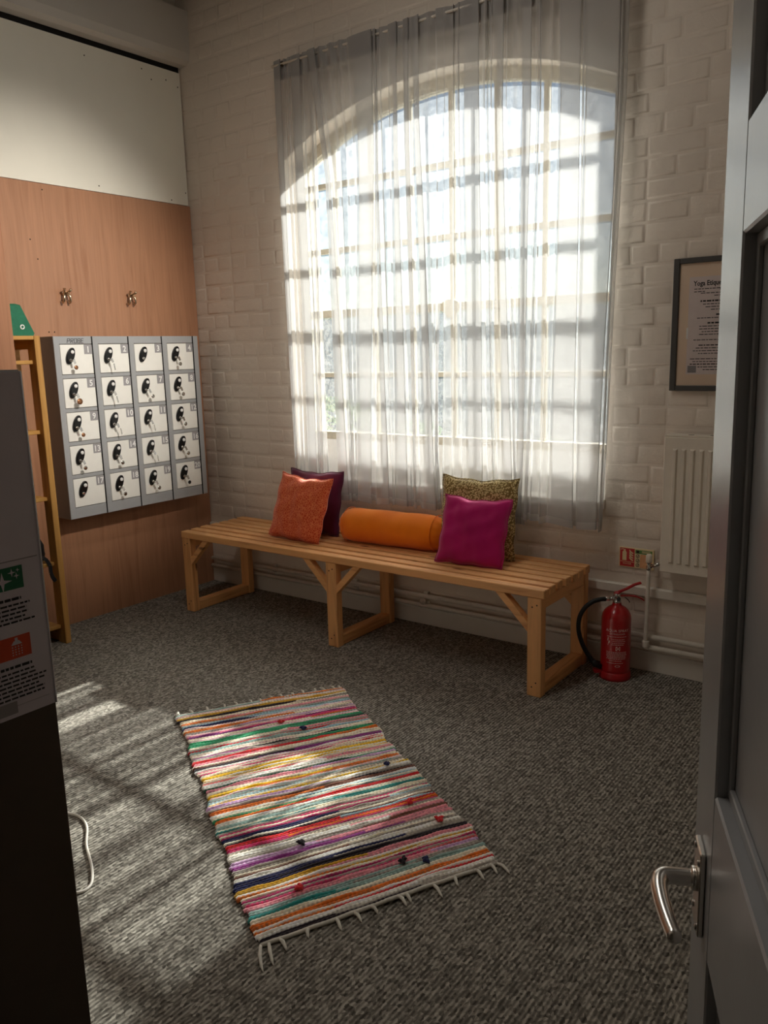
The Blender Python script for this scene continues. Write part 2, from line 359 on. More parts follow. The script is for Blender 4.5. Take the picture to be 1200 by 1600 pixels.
def glass(name, clear, film, bump=0.0):
    m, t, out = mat(name); mp = coords(t)
    tr = N(t, 'ShaderNodeBsdfTransparent'); tr.inputs[0].default_value = (0.95, 0.97, 0.96, 1)
    gl = N(t, 'ShaderNodeBsdfGlossy', Roughness=0.05); tl = N(t, 'ShaderNodeBsdfTranslucent'); tl.inputs[0].default_value = (0.9, 0.92, 0.9, 1)
    n = N(t, 'ShaderNodeTexNoise', Scale=22.0, Detail=6.0, Roughness=0.75); t.links.new(mp.outputs[0], n.inputs[0])
    r = ramp(t, [(0.35, (film*0.5,)*3), (0.7, (min(1, film*1.6),)*3)]); t.links.new(n.outputs[0], r.inputs[0])
    m1 = N(t, 'ShaderNodeMixShader'); t.links.new(r.outputs[0], m1.inputs[0]); t.links.new(tr.outputs[0], m1.inputs[1]); t.links.new(tl.outputs[0], m1.inputs[2])
    last = m1
    if bump:
        rf = N(t, 'ShaderNodeBsdfRefraction', Roughness=0.12, IOR=1.4)
        v = N(t, 'ShaderNodeTexVoronoi', Scale=55.0, feature='SMOOTH_F1'); t.links.new(mp.outputs[0], v.inputs['Vector'])
        bp = N(t, 'ShaderNodeBump', Strength=1.0, Distance=0.012); t.links.new(v.outputs['Distance'], bp.inputs['Height']); t.links.new(bp.outputs[0], rf.inputs['Normal'])
        mb_ = N(t, 'ShaderNodeMixShader'); mb_.inputs[0].default_value = bump; t.links.new(m1.outputs[0], mb_.inputs[1]); t.links.new(rf.outputs[0], mb_.inputs[2]); last = mb_
    fr = N(t, 'ShaderNodeFresnel', IOR=1.3); m3 = N(t, 'ShaderNodeMixShader'); t.links.new(fr.outputs[0], m3.inputs[0]); t.links.new(last.outputs[0], m3.inputs[1]); t.links.new(gl.outputs[0], m3.inputs[2])
    t.links.new(m3.outputs[0], out.inputs[0]); return m
M['glass'] = glass('old_window_glass', 0.9, 0.06)
M['hammered'] = glass('hammered_window_glass', 0.5, 0.05, 0.2)
def picglass():
    m, t, out = mat('picture_glass'); tr = N(t, 'ShaderNodeBsdfTransparent'); gl = N(t, 'ShaderNodeBsdfGlossy', Roughness=0.03); fr = N(t, 'ShaderNodeFresnel', IOR=1.2)
    m3 = N(t, 'ShaderNodeMixShader'); t.links.new(fr.outputs[0], m3.inputs[0]); t.links.new(tr.outputs[0], m3.inputs[1]); t.links.new(gl.outputs[0], m3.inputs[2]); t.links.new(m3.outputs[0], out.inputs[0]); return m
M['picglass'] = picglass()

# ================================================================== SETTING
ZC = 3.45
# window opening
WX0, WX1, AXC, AR, APEX = 0.765, 2.545, 1.715, 1.95, 2.61
def arch(x, d=0.0):
    r = AR - d
    return APEX - AR + math.sqrt(max(r*r - (x-AXC)**2, 0.01))
GY = 0.12
def build_wall_back():
    mb = MB(); y0, y1 = 0.0, 0.25; X0, X1, Z0 = -0.12, 4.4, 0.69
    mb.box(X0, WX0, y0, y1, -0.1, ZC); mb.box(WX1, X1, y0, y1, -0.1, ZC); mb.box(WX0, WX1, y0, y1, -0.1, Z0)
    n = 28
    for i in range(n):
        a = WX0 + (WX1-WX0)*i/n; b = WX0 + (WX1-WX0)*(i+1)/n; za, zb = arch(a), arch(b)
        mb.add([(a,y0,za),(b,y0,zb),(b,y0,ZC),(a,y0,ZC),(a,y1,za),(b,y1,zb),(b,y1,ZC),(a,y1,ZC)],
               [(0,1,2,3),(5,4,7,6),(4,5,1,0),(3,2,6,7)])
    return tag(mb.build('wall_back', M['wallpaint']), kind='structure')
wall_back = build_wall_back()

tag(MB().box(-0.12, 4.4, -5.0, 0.0, -0.1, 0.0).build('floor', M['carpet']), kind='structure')
tag(MB().box(-0.12, 4.4, -5.0, 0.25, ZC, ZC+0.1).build('ceiling', M['ceil']), kind='structure')
wall_left = tag(MB().box(-0.12, 0.0, -5.0, 0.0, 0, ZC).build('wall_left', M['plaster']), kind='structure')
tag(MB().box(4.25, 4.4, -5.0, 0.0, 0, ZC).build('wall_right', M['plaster']), kind='structure')
fw = MB(); fw.box(0.0, 3.12, -3.36, -3.22, 0, ZC); fw.box(4.0, 4.25, -3.36, -3.22, 0, ZC); fw.box(3.12, 4.0, -3.36, -3.22, 2.08, ZC)
tag(fw.build('wall_front', M['plaster']), kind='structure')
tag(MB().box(0.0, 4.25, -5.0, -4.85, 0, ZC).build('wall_hall', M['plaster']), kind='structure')

# left wall lining: hardboard above, beech laminate below
p = MB().box(0.0, 0.012, -1.25, -0.012, 2.232, 2.935).build('panel', M['board'], wall_left)
p['label'] = 'white hardboard panel with screw heads'
p = MB().box(0.0, 0.012, -3.2, -1.254, 2.232, 2.935).build('panel', M['board'], wall_left)
p = MB().box(0.0, 0.016, -1.5, -0.004, 0.0, 2.228).build('panel', M['lam'], wall_left)
p['label'] = 'beech laminate panel'
MB().box(0.0, 0.016, -3.2, -1.504, 0.0, 2.228).build('panel', M['lam'], wall_left)
for y, z in ((-0.62, 2.88), (-0.27, 2.9), (-0.21, 2.86), (-0.11, 2.88), (-0.03, 2.86), (-0.6, 2.262), (-0.025, 2.3), (-0.13, 2.25), (-0.93, 2.2), (-1.02, 1.96), (-0.99, 1.87), (-0.97, 1.52), (-0.94, 1.52)):
    MB().lathe([(0.0035, 0), (0.0035, 0.0012), (0.002, 0.002)], (0.012 if z > 2.23 else 0.016, y, z), 'x', 10).build('screw', M['screw'], wall_left)
# slit above the lining, soffit beam
tag(MB().box(0.0, 0.004, -3.2, -0.01, 2.935, 2.975).build('trim_1', M['dark']), kind='structure')
bm_ = MB(); n = 16
prof = [(0.0, 2.975), (0.012, 2.962), (0.06, 2.966), (0.088, 2.982), (0.098, 3.02), (0.1, 3.235), (0.0, 3.245)]
bm_.add([(x, -3.2, z) for x, z in prof] + [(x, 0.0, z) for x, z in prof], [(i, (i+1)%7, 7+(i+1)%7, 7+i) for i in range(7)] + [tuple(range(7))[::-1], tuple(range(7, 14))])
tag(bm_.build('trim_2', M['beam']), kind='structure')
# plaster ledge along the back wall and rendered plinth
tag(MB().bbox(0.02, 4.2, -0.024, 0.0, 0.332, 0.376, 0.006).build('trim_3', M['pipe']), kind='structure')
tag(MB().bbox(0.0, 4.2, -0.012, 0.0, 0.0, 0.088, 0.005).build('baseboard_back', M['plaster']), kind='structure')

# painted bricks
def brick_mesh(w_, h_, seed, t=0.0025):
    rd = random.Random(seed); j = lambda a: rd.uniform(-a, a)
    b = 0.007
    vs = []
    for (sx, sz) in ((-1,-1),(1,-1),(1,1),(-1,1)): vs.append((sx*w_/2 + j(.002), 0.0, sz*h_/2 + j(.002)))
    for (sx, sz) in ((-1,-1),(1,-1),(1,1),(-1,1)): vs.append((sx*(w_/2-b*.45) + j(.002), -t*0.75 + j(.0008), sz*(h_/2-b*.45) + j(.002)))
    for (sx, sz) in ((-1,-1),(1,-1),(1,1),(-1,1)): vs.append((sx*(w_/2-b*1.6) + j(.003), -t + j(.001), sz*(h_/2-b*1.5) + j(.003)))
    fs = []
    for r_ in (0, 4):
        for i in range(4): fs.append((r_+i, r_+(i+1)%4, r_+4+(i+1)%4, r_+4+i))
    fs.append((8, 9, 10, 11))
    return vs, fs
def lay_bricks():
    H, J = 0.0800, 0.009
    meshes = {}
    def mesh_for(w_):
        key = (round(w_/0.012), random.randrange(3))
        if key not in meshes:
            vs, fs = brick_mesh(key[0]*0.012, H-J, hash(key) % 1000)
            me = bpy.data.meshes.new('brick'); me.from_pydata(vs, [], fs); me.materials.append(M['wallpaint']); me.update()
            me.polygons.foreach_set('use_smooth', [True]*len(fs)); meshes[key] = me
        return meshes[key]
    near, far = [], MB()
    row = 0; z = 0.092
    while z < ZC - 0.05:
        zc = z + H/2
        x = 0.0 - (0.06 if row % 2 else 0.0); hd = row % 2 == 0
        first = True
        while x < 3.55:
            L = 0.112 if hd else 0.224
            if random.random() < 0.12: L = 0.168
            if first and not hd: L = 0.168
            first = False
            a, b = max(x, 0.004), x + L - J
            x += L
            if b - a < 0.03: continue
            # trim round the opening
            if zc > 0.66 and zc < APEX + 0.06:
                if b > WX0 and a < WX1:
                    segs = []
                    if a < WX0 - 0.03: segs.append((a, WX0 - 0.004))
                    if b > WX1 + 0.03: segs.append((WX1 + 0.004, b))
                    m_ = (a+b)/2
                    if min(zc - H/2 - arch(max(WX0, min(WX1, k))) for k in (a, m_, b)) > 0.0: segs = [(a, b)]
                    for s_ in segs: near.append((s_[0], s_[1], zc))
                    continue
            if 0.31 < zc < 0.39: continue
            near.append((a, b, zc))
        z += H; row += 1
    cam = Vector((3.868, -3.343, 1.383))
    def size(b):
        c = Vector(((b[0]+b[1])/2, 0, b[2])); d = (c - cam).length
        seen = 1.0
        if 0.84 < c.x < 2.52 and 0.62 < c.z < 2.75: seen = 0.1
        if c.x > 3.02 or (c.x > 2.84 and 0.5 < c.z < 1.0): seen = 0.05
        if c.z > 3.3: seen = 0.05
        return -(b[1]-b[0]) * seen / d
    near.sort(key=size)
    for i, (a, b, zc) in enumerate(near):
        if i < 300:
            o = bpy.data.objects.new('brick', mesh_for(b-a)); COL.objects.link(o); o.parent = wall_back
            o.location = ((a+b)/2, 0.0005, zc)
        else:
            vs, fs = brick_mesh(b-a, H-J, i)
            far.add([(p[0]+(a+b)/2, p[1]+0.0005, p[2]+zc) for p in vs], fs, True)
    tag(far.build('brick_infill', M['wallpaint'], wall_back), kind='stuff')
lay_bricks()

# ------------------------------------------------------------------ window
def build_window():
    win = thing('window_1', None, None, (1.6, GY, 0.93), kind='structure')
    zb = 0.935; t = 0.022
    rows = [zb, 1.262, 1.584, 1.907, 2.232]; cols = [WX0, 1.003, 1.24, 1.478, 1.715, 1.955, 2.195, WX1]
    fr = MB(); n = 28
    y0, y1 = GY-0.02, GY+0.03
    for i in range(n):
        a = WX0 + (WX1-WX0)*i/n; b = WX0 + (WX1-WX0)*(i+1)/n
        q = [(a, arch(a, .055)), (b, arch(b, .055)), (b, arch(b)+.004), (a, arch(a)+.004)]
        fr.prism(q, lambda u, v, w_: (u, y0 + w_, v), y1-y0)
    for xa, xb in ((WX0, WX0+.035), (WX1-.03, WX1)): fr.box(xa, xb, y0, y1, zb-.02, arch(xa if xa > AXC else xb)-0.01)
    fr.box(WX0, WX1, y0, y1, zb-.025, zb+.02)
    fr.build('frame', M['winpaint'], win)
    for x in cols[1:-1]:
        MB().bbox(x-.010, x+.010, GY-.014, GY+.02, zb, arch(x, .05), .003).build('mullion', M['winpaint'], win)
    for k, z in enumerate(rows[1:]):
        h = .012 if k != 1 else .018
        MB().bbox(WX0+.02, WX1-.02, GY-.016 if k != 1 else GY-.026, GY+.022, z-h, z+h, .003).build('transom', M['winpaint'], win)
    # pivot bracket of the opening light
    cx, cz = cols[4], rows[2]
    pl = [(-.045, .02), (-.02, .032), (.02, .032), (.045, .02), (.05, -.018), (.028, -.03), (.02, -.052), (-.02, -.052), (-.028, -.03), (-.05, -.018)]
    MB().prism([(cx+u, cz+v) for u, v in pl][::-1], lambda u, v, w_: (u, GY-.03+w_, v), .012).build('bracket', M['winpaint'], win)
    # panes
    for r_ in range(5):
        for c in range(7):
            a, b = cols[c]+.004, cols[c+1]-.004; z0 = rows[r_]+.004
            if r_ < 4: poly = [(a, z0), (b, z0), (b, rows[r_+1]-.004), (a, rows[r_+1]-.004)]
            else:
                top = [(a+(b-a)*k/4, arch(a+(b-a)*k/4, .045)) for k in range(4, -1, -1)]
                if min(p[1] for p in top) < z0 + .01: top = [(p[0], max(p[1], z0+.01)) for p in top]
                poly = [(a, z0), (b, z0)] + top
            o = MB().prism(poly, lambda u, v, w_: (u, GY+.006-w_, v), .004).build('pane', M['hammered' if r_ < 2 else 'glass'], win)
    # sloping sill
    pr = [(-.03, .69), (-.03, .722), (-.022, .728), (0.0, .732), (.095, .915), (.16, .915), (.27, .885), (.27, .69)]
    s_ = MB(); m = len(pr)
    s_.add([(WX0-.0, y, z) for y, z in pr] + [(WX1, y, z) for y, z in pr], [(i, (i+1)%m, m+(i+1)%m, m+i) for i in range(m)] + [tuple(range(m))[::-1], tuple(range(m, 2*m))])
    s_.bbox(WX0-.03, WX1-.02, -.032, 0.0, .69, .724, .004)
    s_.build('sill', M['sill'], win)
build_window()

# ------------------------------------------------------------------ outdoors
tag(MB().box(-30, 30, 0.26, 60, -0.7, -0.5).build('ground', M['ground']), kind='structure')
def garden():
    gw = MB(); gw.bbox(-22, 22, 15.0, 15.3, -0.5, 2.3, .05)
    g = gw.build('garden_wall', M['garden']); tag(g, 'pale blue grey garden wall standing outside beyond the window', 'wall', kind='structure')
    for i, (x, y, r_, h) in enumerate(((-3.4, 5.2, .75, 1.15), (-1.6, 4.6, .5, .95), (0.3, 4.2, .42, .85), (-5.6, 6.5, 1.0, 1.3))):
        t = thing('garden_shrub', None, 'shrub', (x, y, -.5), 'shrubs outside the window')
        t['label'] = ('mid-sized green shrub outside, second from the wall side', 'small green shrub outside behind the middle of the window', 'smallest green shrub outside, closest to the window', 'largest green shrub outside, farthest back in the garden')[i]
        mb = MB(); rd = random.Random(i)
        for k in range(420):
            a = rd.uniform(0, 6.283); e = rd.uniform(-.3, 1.5); rr = r_*rd.uniform(.65, 1.0)
            p = Vector((x + rr*math.cos(a)*math.cos(e), y + rr*math.sin(a)*math.cos(e), -.5 + h*.5 + h*.55*math.sin(e)))
            d = Vector((rd.uniform(-1,1), rd.uniform(-1,1), rd.uniform(-.4,1))).normalized(); s1 = d.cross(Vector((rd.uniform(-1,1), rd.uniform(-1,1), .3))).normalized()
            l_ = rd.uniform(.08, .15); mb.add([p, p+d*l_*.5+s1*l_*.28, p+d*l_, p+d*l_*.5-s1*l_*.28], [(0,1,2,3)])
        tag(mb.build('foliage', M['leaf'], t), kind='stuff')
        MB().tube([(x, y, -.5), (x+.03, y, -.2), (x, y+.02, h*.4-.3)], [.03, .025, .015], 7).build('stem', M['cab'], t)
garden()

# ------------------------------------------------------------------ curtains
def curtain(label, e0, e1, bands, zb0, zb1, seed, y0=-0.085, y1=-0.085, join=0.0):
    """e0, e1: side edges, bands: stretches where the voile lies folded three deep, each given at z 1.87 and at z 0.93"""
    rd = random.Random(seed)
    t = thing('sheer_curtain', label, 'curtain', ((e0[0]+e1[0])/2, y0, 2.8), 'sheer curtains at the window')
    ctl = [('p', e0, 0.0)]
    prev = e0
    for bnd in bands:
        a, b = (bnd[0], bnd[2]), (bnd[1], bnd[3])
        k = max(0, int((a[0]-prev[0])/.019))
        for j in range(k):
            f = (j+.6)/(k+.4); ctl.append(('p', tuple(prev[i]*(1-f)+a[i]*f for i in (0, 1)), rd.uniform(.2, .6)*(1 if j % 2 else -1)))
        w_ = b[0]-a[0]
        ctl.append(('p', a, -.3))
        if w_ > .05: ctl.append(('p', tuple((a[i]+b[i])/2 for i in (0, 1)), rd.uniform(-.9, -.5)))
        ctl.append(('p', b, -.75))
        if w_ > .05: ctl.append(('p', tuple((a[i]+b[i])/2 for i in (0, 1)), rd.uniform(-.2, .1)))
        ctl.append(('p', a, .35))
        if w_ > .05: ctl.append(('p', tuple((a[i]+b[i])/2 for i in (0, 1)), rd.uniform(.5, .9)))
        prev = b
        ctl.append(('p', b, .5))
    k = max(1, int((e1[0]-prev[0])/.019))
    for j in range(k):
        f = (j+1)/k; ctl.append(('p', tuple(prev[i]*(1-f)+e1[i]*f for i in (0, 1)), rd.uniform(.2, .6)*(1 if j % 2 else -1) if j < k-1 else 0))
    ph = [rd.uniform(0, 6.28) for _ in range(4)]; jit = [rd.uniform(-.012, .012) for _ in ctl]
    NZ = 30; ztop = 2.812; rowsv = []
    for k in range(NZ+1):
        f = k/NZ
        zb = (zb0+zb1)/2; z = ztop + (zb-ztop)*f; q = (1.87-z)/.94; amp = .015*(1-f) + .032*f; yy = y0*(1-f) + y1*f
        P = [(c[1][0] + (c[1][1]-c[1][0])*max(q, -.5) + jit[i]*(1-f)*1.2 + .004*math.sin(f*7+ph[1]+i*.2)*f - join*max(0, (z-2.25)/.56)*max(0, 1-(c[1][0]-e0[0])/.25), yy + c[2]*amp + .004*math.sin(f*5+ph[2])*f) for i, c in enumerate(ctl)]
        out = []
        for i in range(len(P)-1):
            p0, p1, p2, p3 = P[max(i-1,0)], P[i], P[i+1], P[min(i+2,len(P)-1)]
            for m_ in range(4):
                w_ = m_/4
                out.append(tuple(.5*((2*p1[j]) + (-p0[j]+p2[j])*w_ + (2*p0[j]-5*p1[j]+4*p2[j]-p3[j])*w_*w_ + (-p0[j]+3*p1[j]-3*p2[j]+p3[j])*w_**3) for j in (0,1)))
        out.append(P[-1]); n = len(out)
        rowsv.append([(x, y, ztop*(1-f) + (zb0+(zb1-zb0)*i/n + .005*math.sin(i*.35+ph[0]))*f) for i, (x, y) in enumerate(out)])
    mb = MB(); hm = MB()
    mb.add([p for r_ in rowsv for p in r_], [(k*n+i, k*n+i+1, (k+1)*n+i+1, (k+1)*n+i) for k in range(NZ) for i in range(n-1)], True)
    mb.build('voile', M['voile'], t)
    # hem: doubled cloth along the bottom and a heading tape along the top
    last = rowsv[-1]
    hv = [(x, y-.0015, z) for x, y, z in last] + [(x, y-.0015, z+.032) for x, y, z in last]
    hm.add(hv, [(i, i+1, n+i+1, n+i) for i in range(n-1)], True); hm.build('hem', M['hem'], t)
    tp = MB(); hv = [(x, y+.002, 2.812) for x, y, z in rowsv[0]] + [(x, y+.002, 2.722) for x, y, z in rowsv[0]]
    tp.add(hv, [(i, i+1, n+i+1, n+i) for i in range(n-1)], True); tp.build('shaded_heading_tape', M['tape'], t)
    return t
curtain('sheer white curtain at far end, hanging behind the orange-red and purple cushions', (.80, .815), (1.05, 1.046),
        [(.81, .85, .82, .85), (.926, .985, .923, .996), (1.015, 1.046, 1.012, 1.043)], .70, .66, 3, -.08, -.075)
curtain('wide sheer white curtain hanging behind the orange bolster', (1.135, 1.15), (1.80, 1.76),
        [(1.14, 1.185, 1.155, 1.225), (1.305, 1.42, 1.282, 1.385), (1.44, 1.465, 1.428, 1.481), (1.521, 1.57, 1.517, 1.595), (1.609, 1.63, 1.626, 1.65), (1.666, 1.714, 1.69, 1.755)], .63, .635, 11, -.09, -.105, join=.085)
curtain('sheer white curtain hanging behind the olive and magenta cushions', (1.80, 1.775), (2.235, 2.21),
        [(1.899, 2.0, 1.91, 2.006), (2.02, 2.038, 2.04, 2.056), (2.068, 2.109, 2.09, 2.145), (2.183, 2.228, 2.167, 2.206)], .612, .60, 5)
curtain('sheer white curtain nearest the radiator, its hem clear of cushions', (2.24, 2.215), (2.60, 2.57),
        [(2.243, 2.258, 2.218, 2.24), (2.345, 2.445, 2.335, 2.45), (2.452, 2.585, 2.455, 2.56), (2.59, 2.598, 2.563, 2.57)], .625, .61, 23)
rod = thing('curtain_rail', 'slim curtain rail carrying the sheer white curtains above the window', 'rail', (1.7, -.085, 2.79))
MB().tube([(.79, -.085, 2.79), (2.62, -.085, 2.79)], .006, 10).build('rail', M['pipe'], rod)
for x in (.86, 1.32, 1.78, 2.2, 2.58):
    b_ = MB(); b_.bbox(x-.008, x+.008, -.09, .0, 2.782, 2.8, .002); b_.bbox(x-.012, x+.012, -.008, 0, 2.76, 2.83, .002); b_.build('bracket', M['screw'], rod)

# ================================================================== BENCH
def bench():
    x0, x1, yf, yb, H = .355, 2.511, -.519, -.055, .45
    t = thing('slatted_bench', 'long pine slatted bench with braced legs standing under the curtained window', 'bench', ((x0+x1)/2, (yf+yb)/2, 0))
    n = 7; wd = .05; gap = ((yb-yf) - n*wd)/(n-1)
    for i in range(n):
        y = yf + i*(wd+gap); e = random.uniform(-.004, .004)
        MB().bbox(x0+e*.5, x1+e, y, y+wd, H-.036, H+random.uniform(-.001, .001), .003).build('slat', M['pine_x'], t)
    lw, ld = .062, .042; zt = H-.036
    for k, xl in enumerate((x0+.004, 1.388, x1-.07)):
        for y in (yf+.002, yb-ld-.002):
            MB().bbox(xl, xl+lw, y, y+ld, 0, zt, .003).build('leg', M['pine_z'], t)
        MB().bbox(xl+.004, xl+lw-.004, yf+.002+ld, yb-ld-.002, .002, .052, .003).build('stretcher', M['pine_y'], t)
        MB().bbox(xl+.004, xl+lw-.004, yf+.002+ld, yb-ld-.002, zt-.05, zt, .003).build('top_rail', M['pine_y'], t)
        for sg in ((1,), (-1, 1), (-1,))[k]:
            for y in (yf+.022, yb-.024):
                xa = xl + (lw if sg > 0 else 0)
                # diagonal brace with mitred ends
                d = .105; th = .04
                pl = [(0, -d-th), (0, -d), (d, 0), (d+th, 0)]
                MB().prism([(xa + sg*u, zt + v) for u, v in (pl if sg > 0 else pl[::-1])][::-1], lambda u, v, w_: (u, y-.018+w_, v), .034).build('brace', M['pine_x'], t)
        for y in (yf,):
            for dz, dx in ((.04, .022), (.06, .04), (.375, .022), (.385, .042)):
                MB().lathe([(.0032, 0.0), (.0032, .003)], (xl+dx, y+.0005, dz), 'y', 8).build('screw', M['screw'], t)
bench()

# ------------------------------------------------------------------ cushions
def cushion(name, label, m, w_, h, T, loc, lean, yaw, seed, roll=0.0, pinch=.05, wr=.006):
    """square cushion; origin at the middle of its lower edge, leaning back"""
    t = thing(name, label, 'cushion', loc, 'cushions on the bench')
    t.rotation_euler = (Matrix.Rotation(R(yaw), 3, 'Z') @ Matrix.Rotation(R(-lean), 3, 'X') @ Matrix.Rotation(R(roll), 3, 'Y')).to_euler()
    n = 30; vs = []; fs = []; idx = {}
    rd = random.Random(seed); ph = [rd.uniform(0, 6.28) for _ in range(8)]
    for side in (-1, 1):
        for i in range(n+1):
            for j in range(n+1):
                if side == 1 and (i in (0, n) or j in (0, n)): idx[(1,i,j)] = idx[(-1,i,j)]; continue
                u, v = 2*i/n-1, 2*j/n-1
                th = ((1-u*u)*(1-v*v))
                y = side*T/2*th**.42
                y += side*wr*(math.sin(7*u+3*v+ph[0]) + .7*math.sin(11*v-5*u+ph[1]) + .5*math.sin(17*u+ph[2]))*min(1, th*3)*.5
                x = u*w_/2*(1-pinch*(1-v*v)) + .003*math.sin(9*v+ph[3])
                z = h/2 + v*h/2*(1-pinch*(1-u*u)*(1.0 if v > 0 else .3)) + .003*math.sin(9*u+ph[4]) - (.012*(1-abs(u))*(v > 0)*v)
                idx[(side,i,j)] = len(vs); vs.append((x, y, z))
    for side in (-1, 1):
        for i in range(n):
            for j in range(n):
                k = [idx[(side,i,j)], idx[(side,i+1,j)], idx[(side,i+1,j+1)], idx[(side,i,j+1)]]
                fs.append(tuple(k if side == -1 else k[::-1]))
    mb = MB(); mb.add(vs, fs, True); mb.build('cover', m, t, world=False)
    # stitched edge
    e = [vs[idx[(-1,i,0)]] for i in range(n)] + [vs[idx[(-1,n,j)]] for j in range(n)] + [vs[idx[(-1,n-i,n)]] for i in range(n)] + [vs[idx[(-1,0,n-j)]] for j in range(n)]
    sm = MB(); sm.tube(e + [e[0]], .0028, 6, cap=False); sm.build('seam', m, t, world=False)
    return t
cushion('cushion', 'dark purple plain cushion against the wall behind the orange-red cushion', M['f_purple'], .345, .335, .10, (1.035, -.21, .454), 12, 4, 1)
cushion('cushion', 'orange-red cushion with small light pattern on the bench, left of the bolster', M['f_orange'], .345, .335, .11, (1.055, -.375, .455), 19, 0, 2, roll=3)
cushion('cushion', 'olive and cream dotted cushion standing behind the magenta cushion', M['f_olive'], .375, .365, .10, (2.02, -.205, .454), 10, 6, 3)
cushion('cushion', 'plain magenta cushion leaning on the olive dotted cushion', M['f_magenta'], .315, .305, .10, (2.07, -.35, .455), 20, 9, 4, roll=2)
def bolster():
    t = thing('bolster_cushion', 'plump orange bolster cushion lying along the bench', 'cushion', (1.555, -.195, .452), 'cushions on the bench')
    L, r = .60, .086; n = 40; m = 36; vs = []; fs = []
    for i in range(m+1):
        u = 2*i/m - 1
        k = (1 - abs(u)**9)**.5 if abs(u) < 1 else 0.0
        for j in range(n):
            a = 2*math.pi*j/n
            wr = 1 + .02*math.sin(5*a + 6*u) * (u**2) + .03*math.sin(13*a)*(abs(u) > .85) + .015*math.sin(9*u+2*a)
            rr = max(r*(.12 + .88*k)*wr, .004)
            y, z = rr*math.cos(a), rr*math.sin(a)
            if z < 0: z = max(z, -r*.93)*1.0
            vs.append((u*L/2, y*1.03, z + r*.93))
    for i in range(m):
        for j in range(n): fs.append((i*n+j, i*n+(j+1)%n, (i+1)*n+(j+1)%n, (i+1)*n+j))
    mb = MB(); mb.add([(x+1.555, y-.195, z+.452) for x, y, z in vs], fs, True)
    for e in (0, m): mb.f.append(tuple(len(mb.v)-len(vs) + e*n + k for k in range(n))); mb.sm.append(True)
    mb.build('cover', M['f_bolster'], t)
    t.rotation_euler = (0, 0, R(4))
    for sx in (-1, 1):
        MB().tube([(sx*.25, math.cos(a)*.089, .08+math.sin(a)*.0865) for a in [2*math.pi*k/30 for k in range(31)]], .0022, 6, cap=False).build('seam', M['f_bolster'], t, world=False)
bolster()

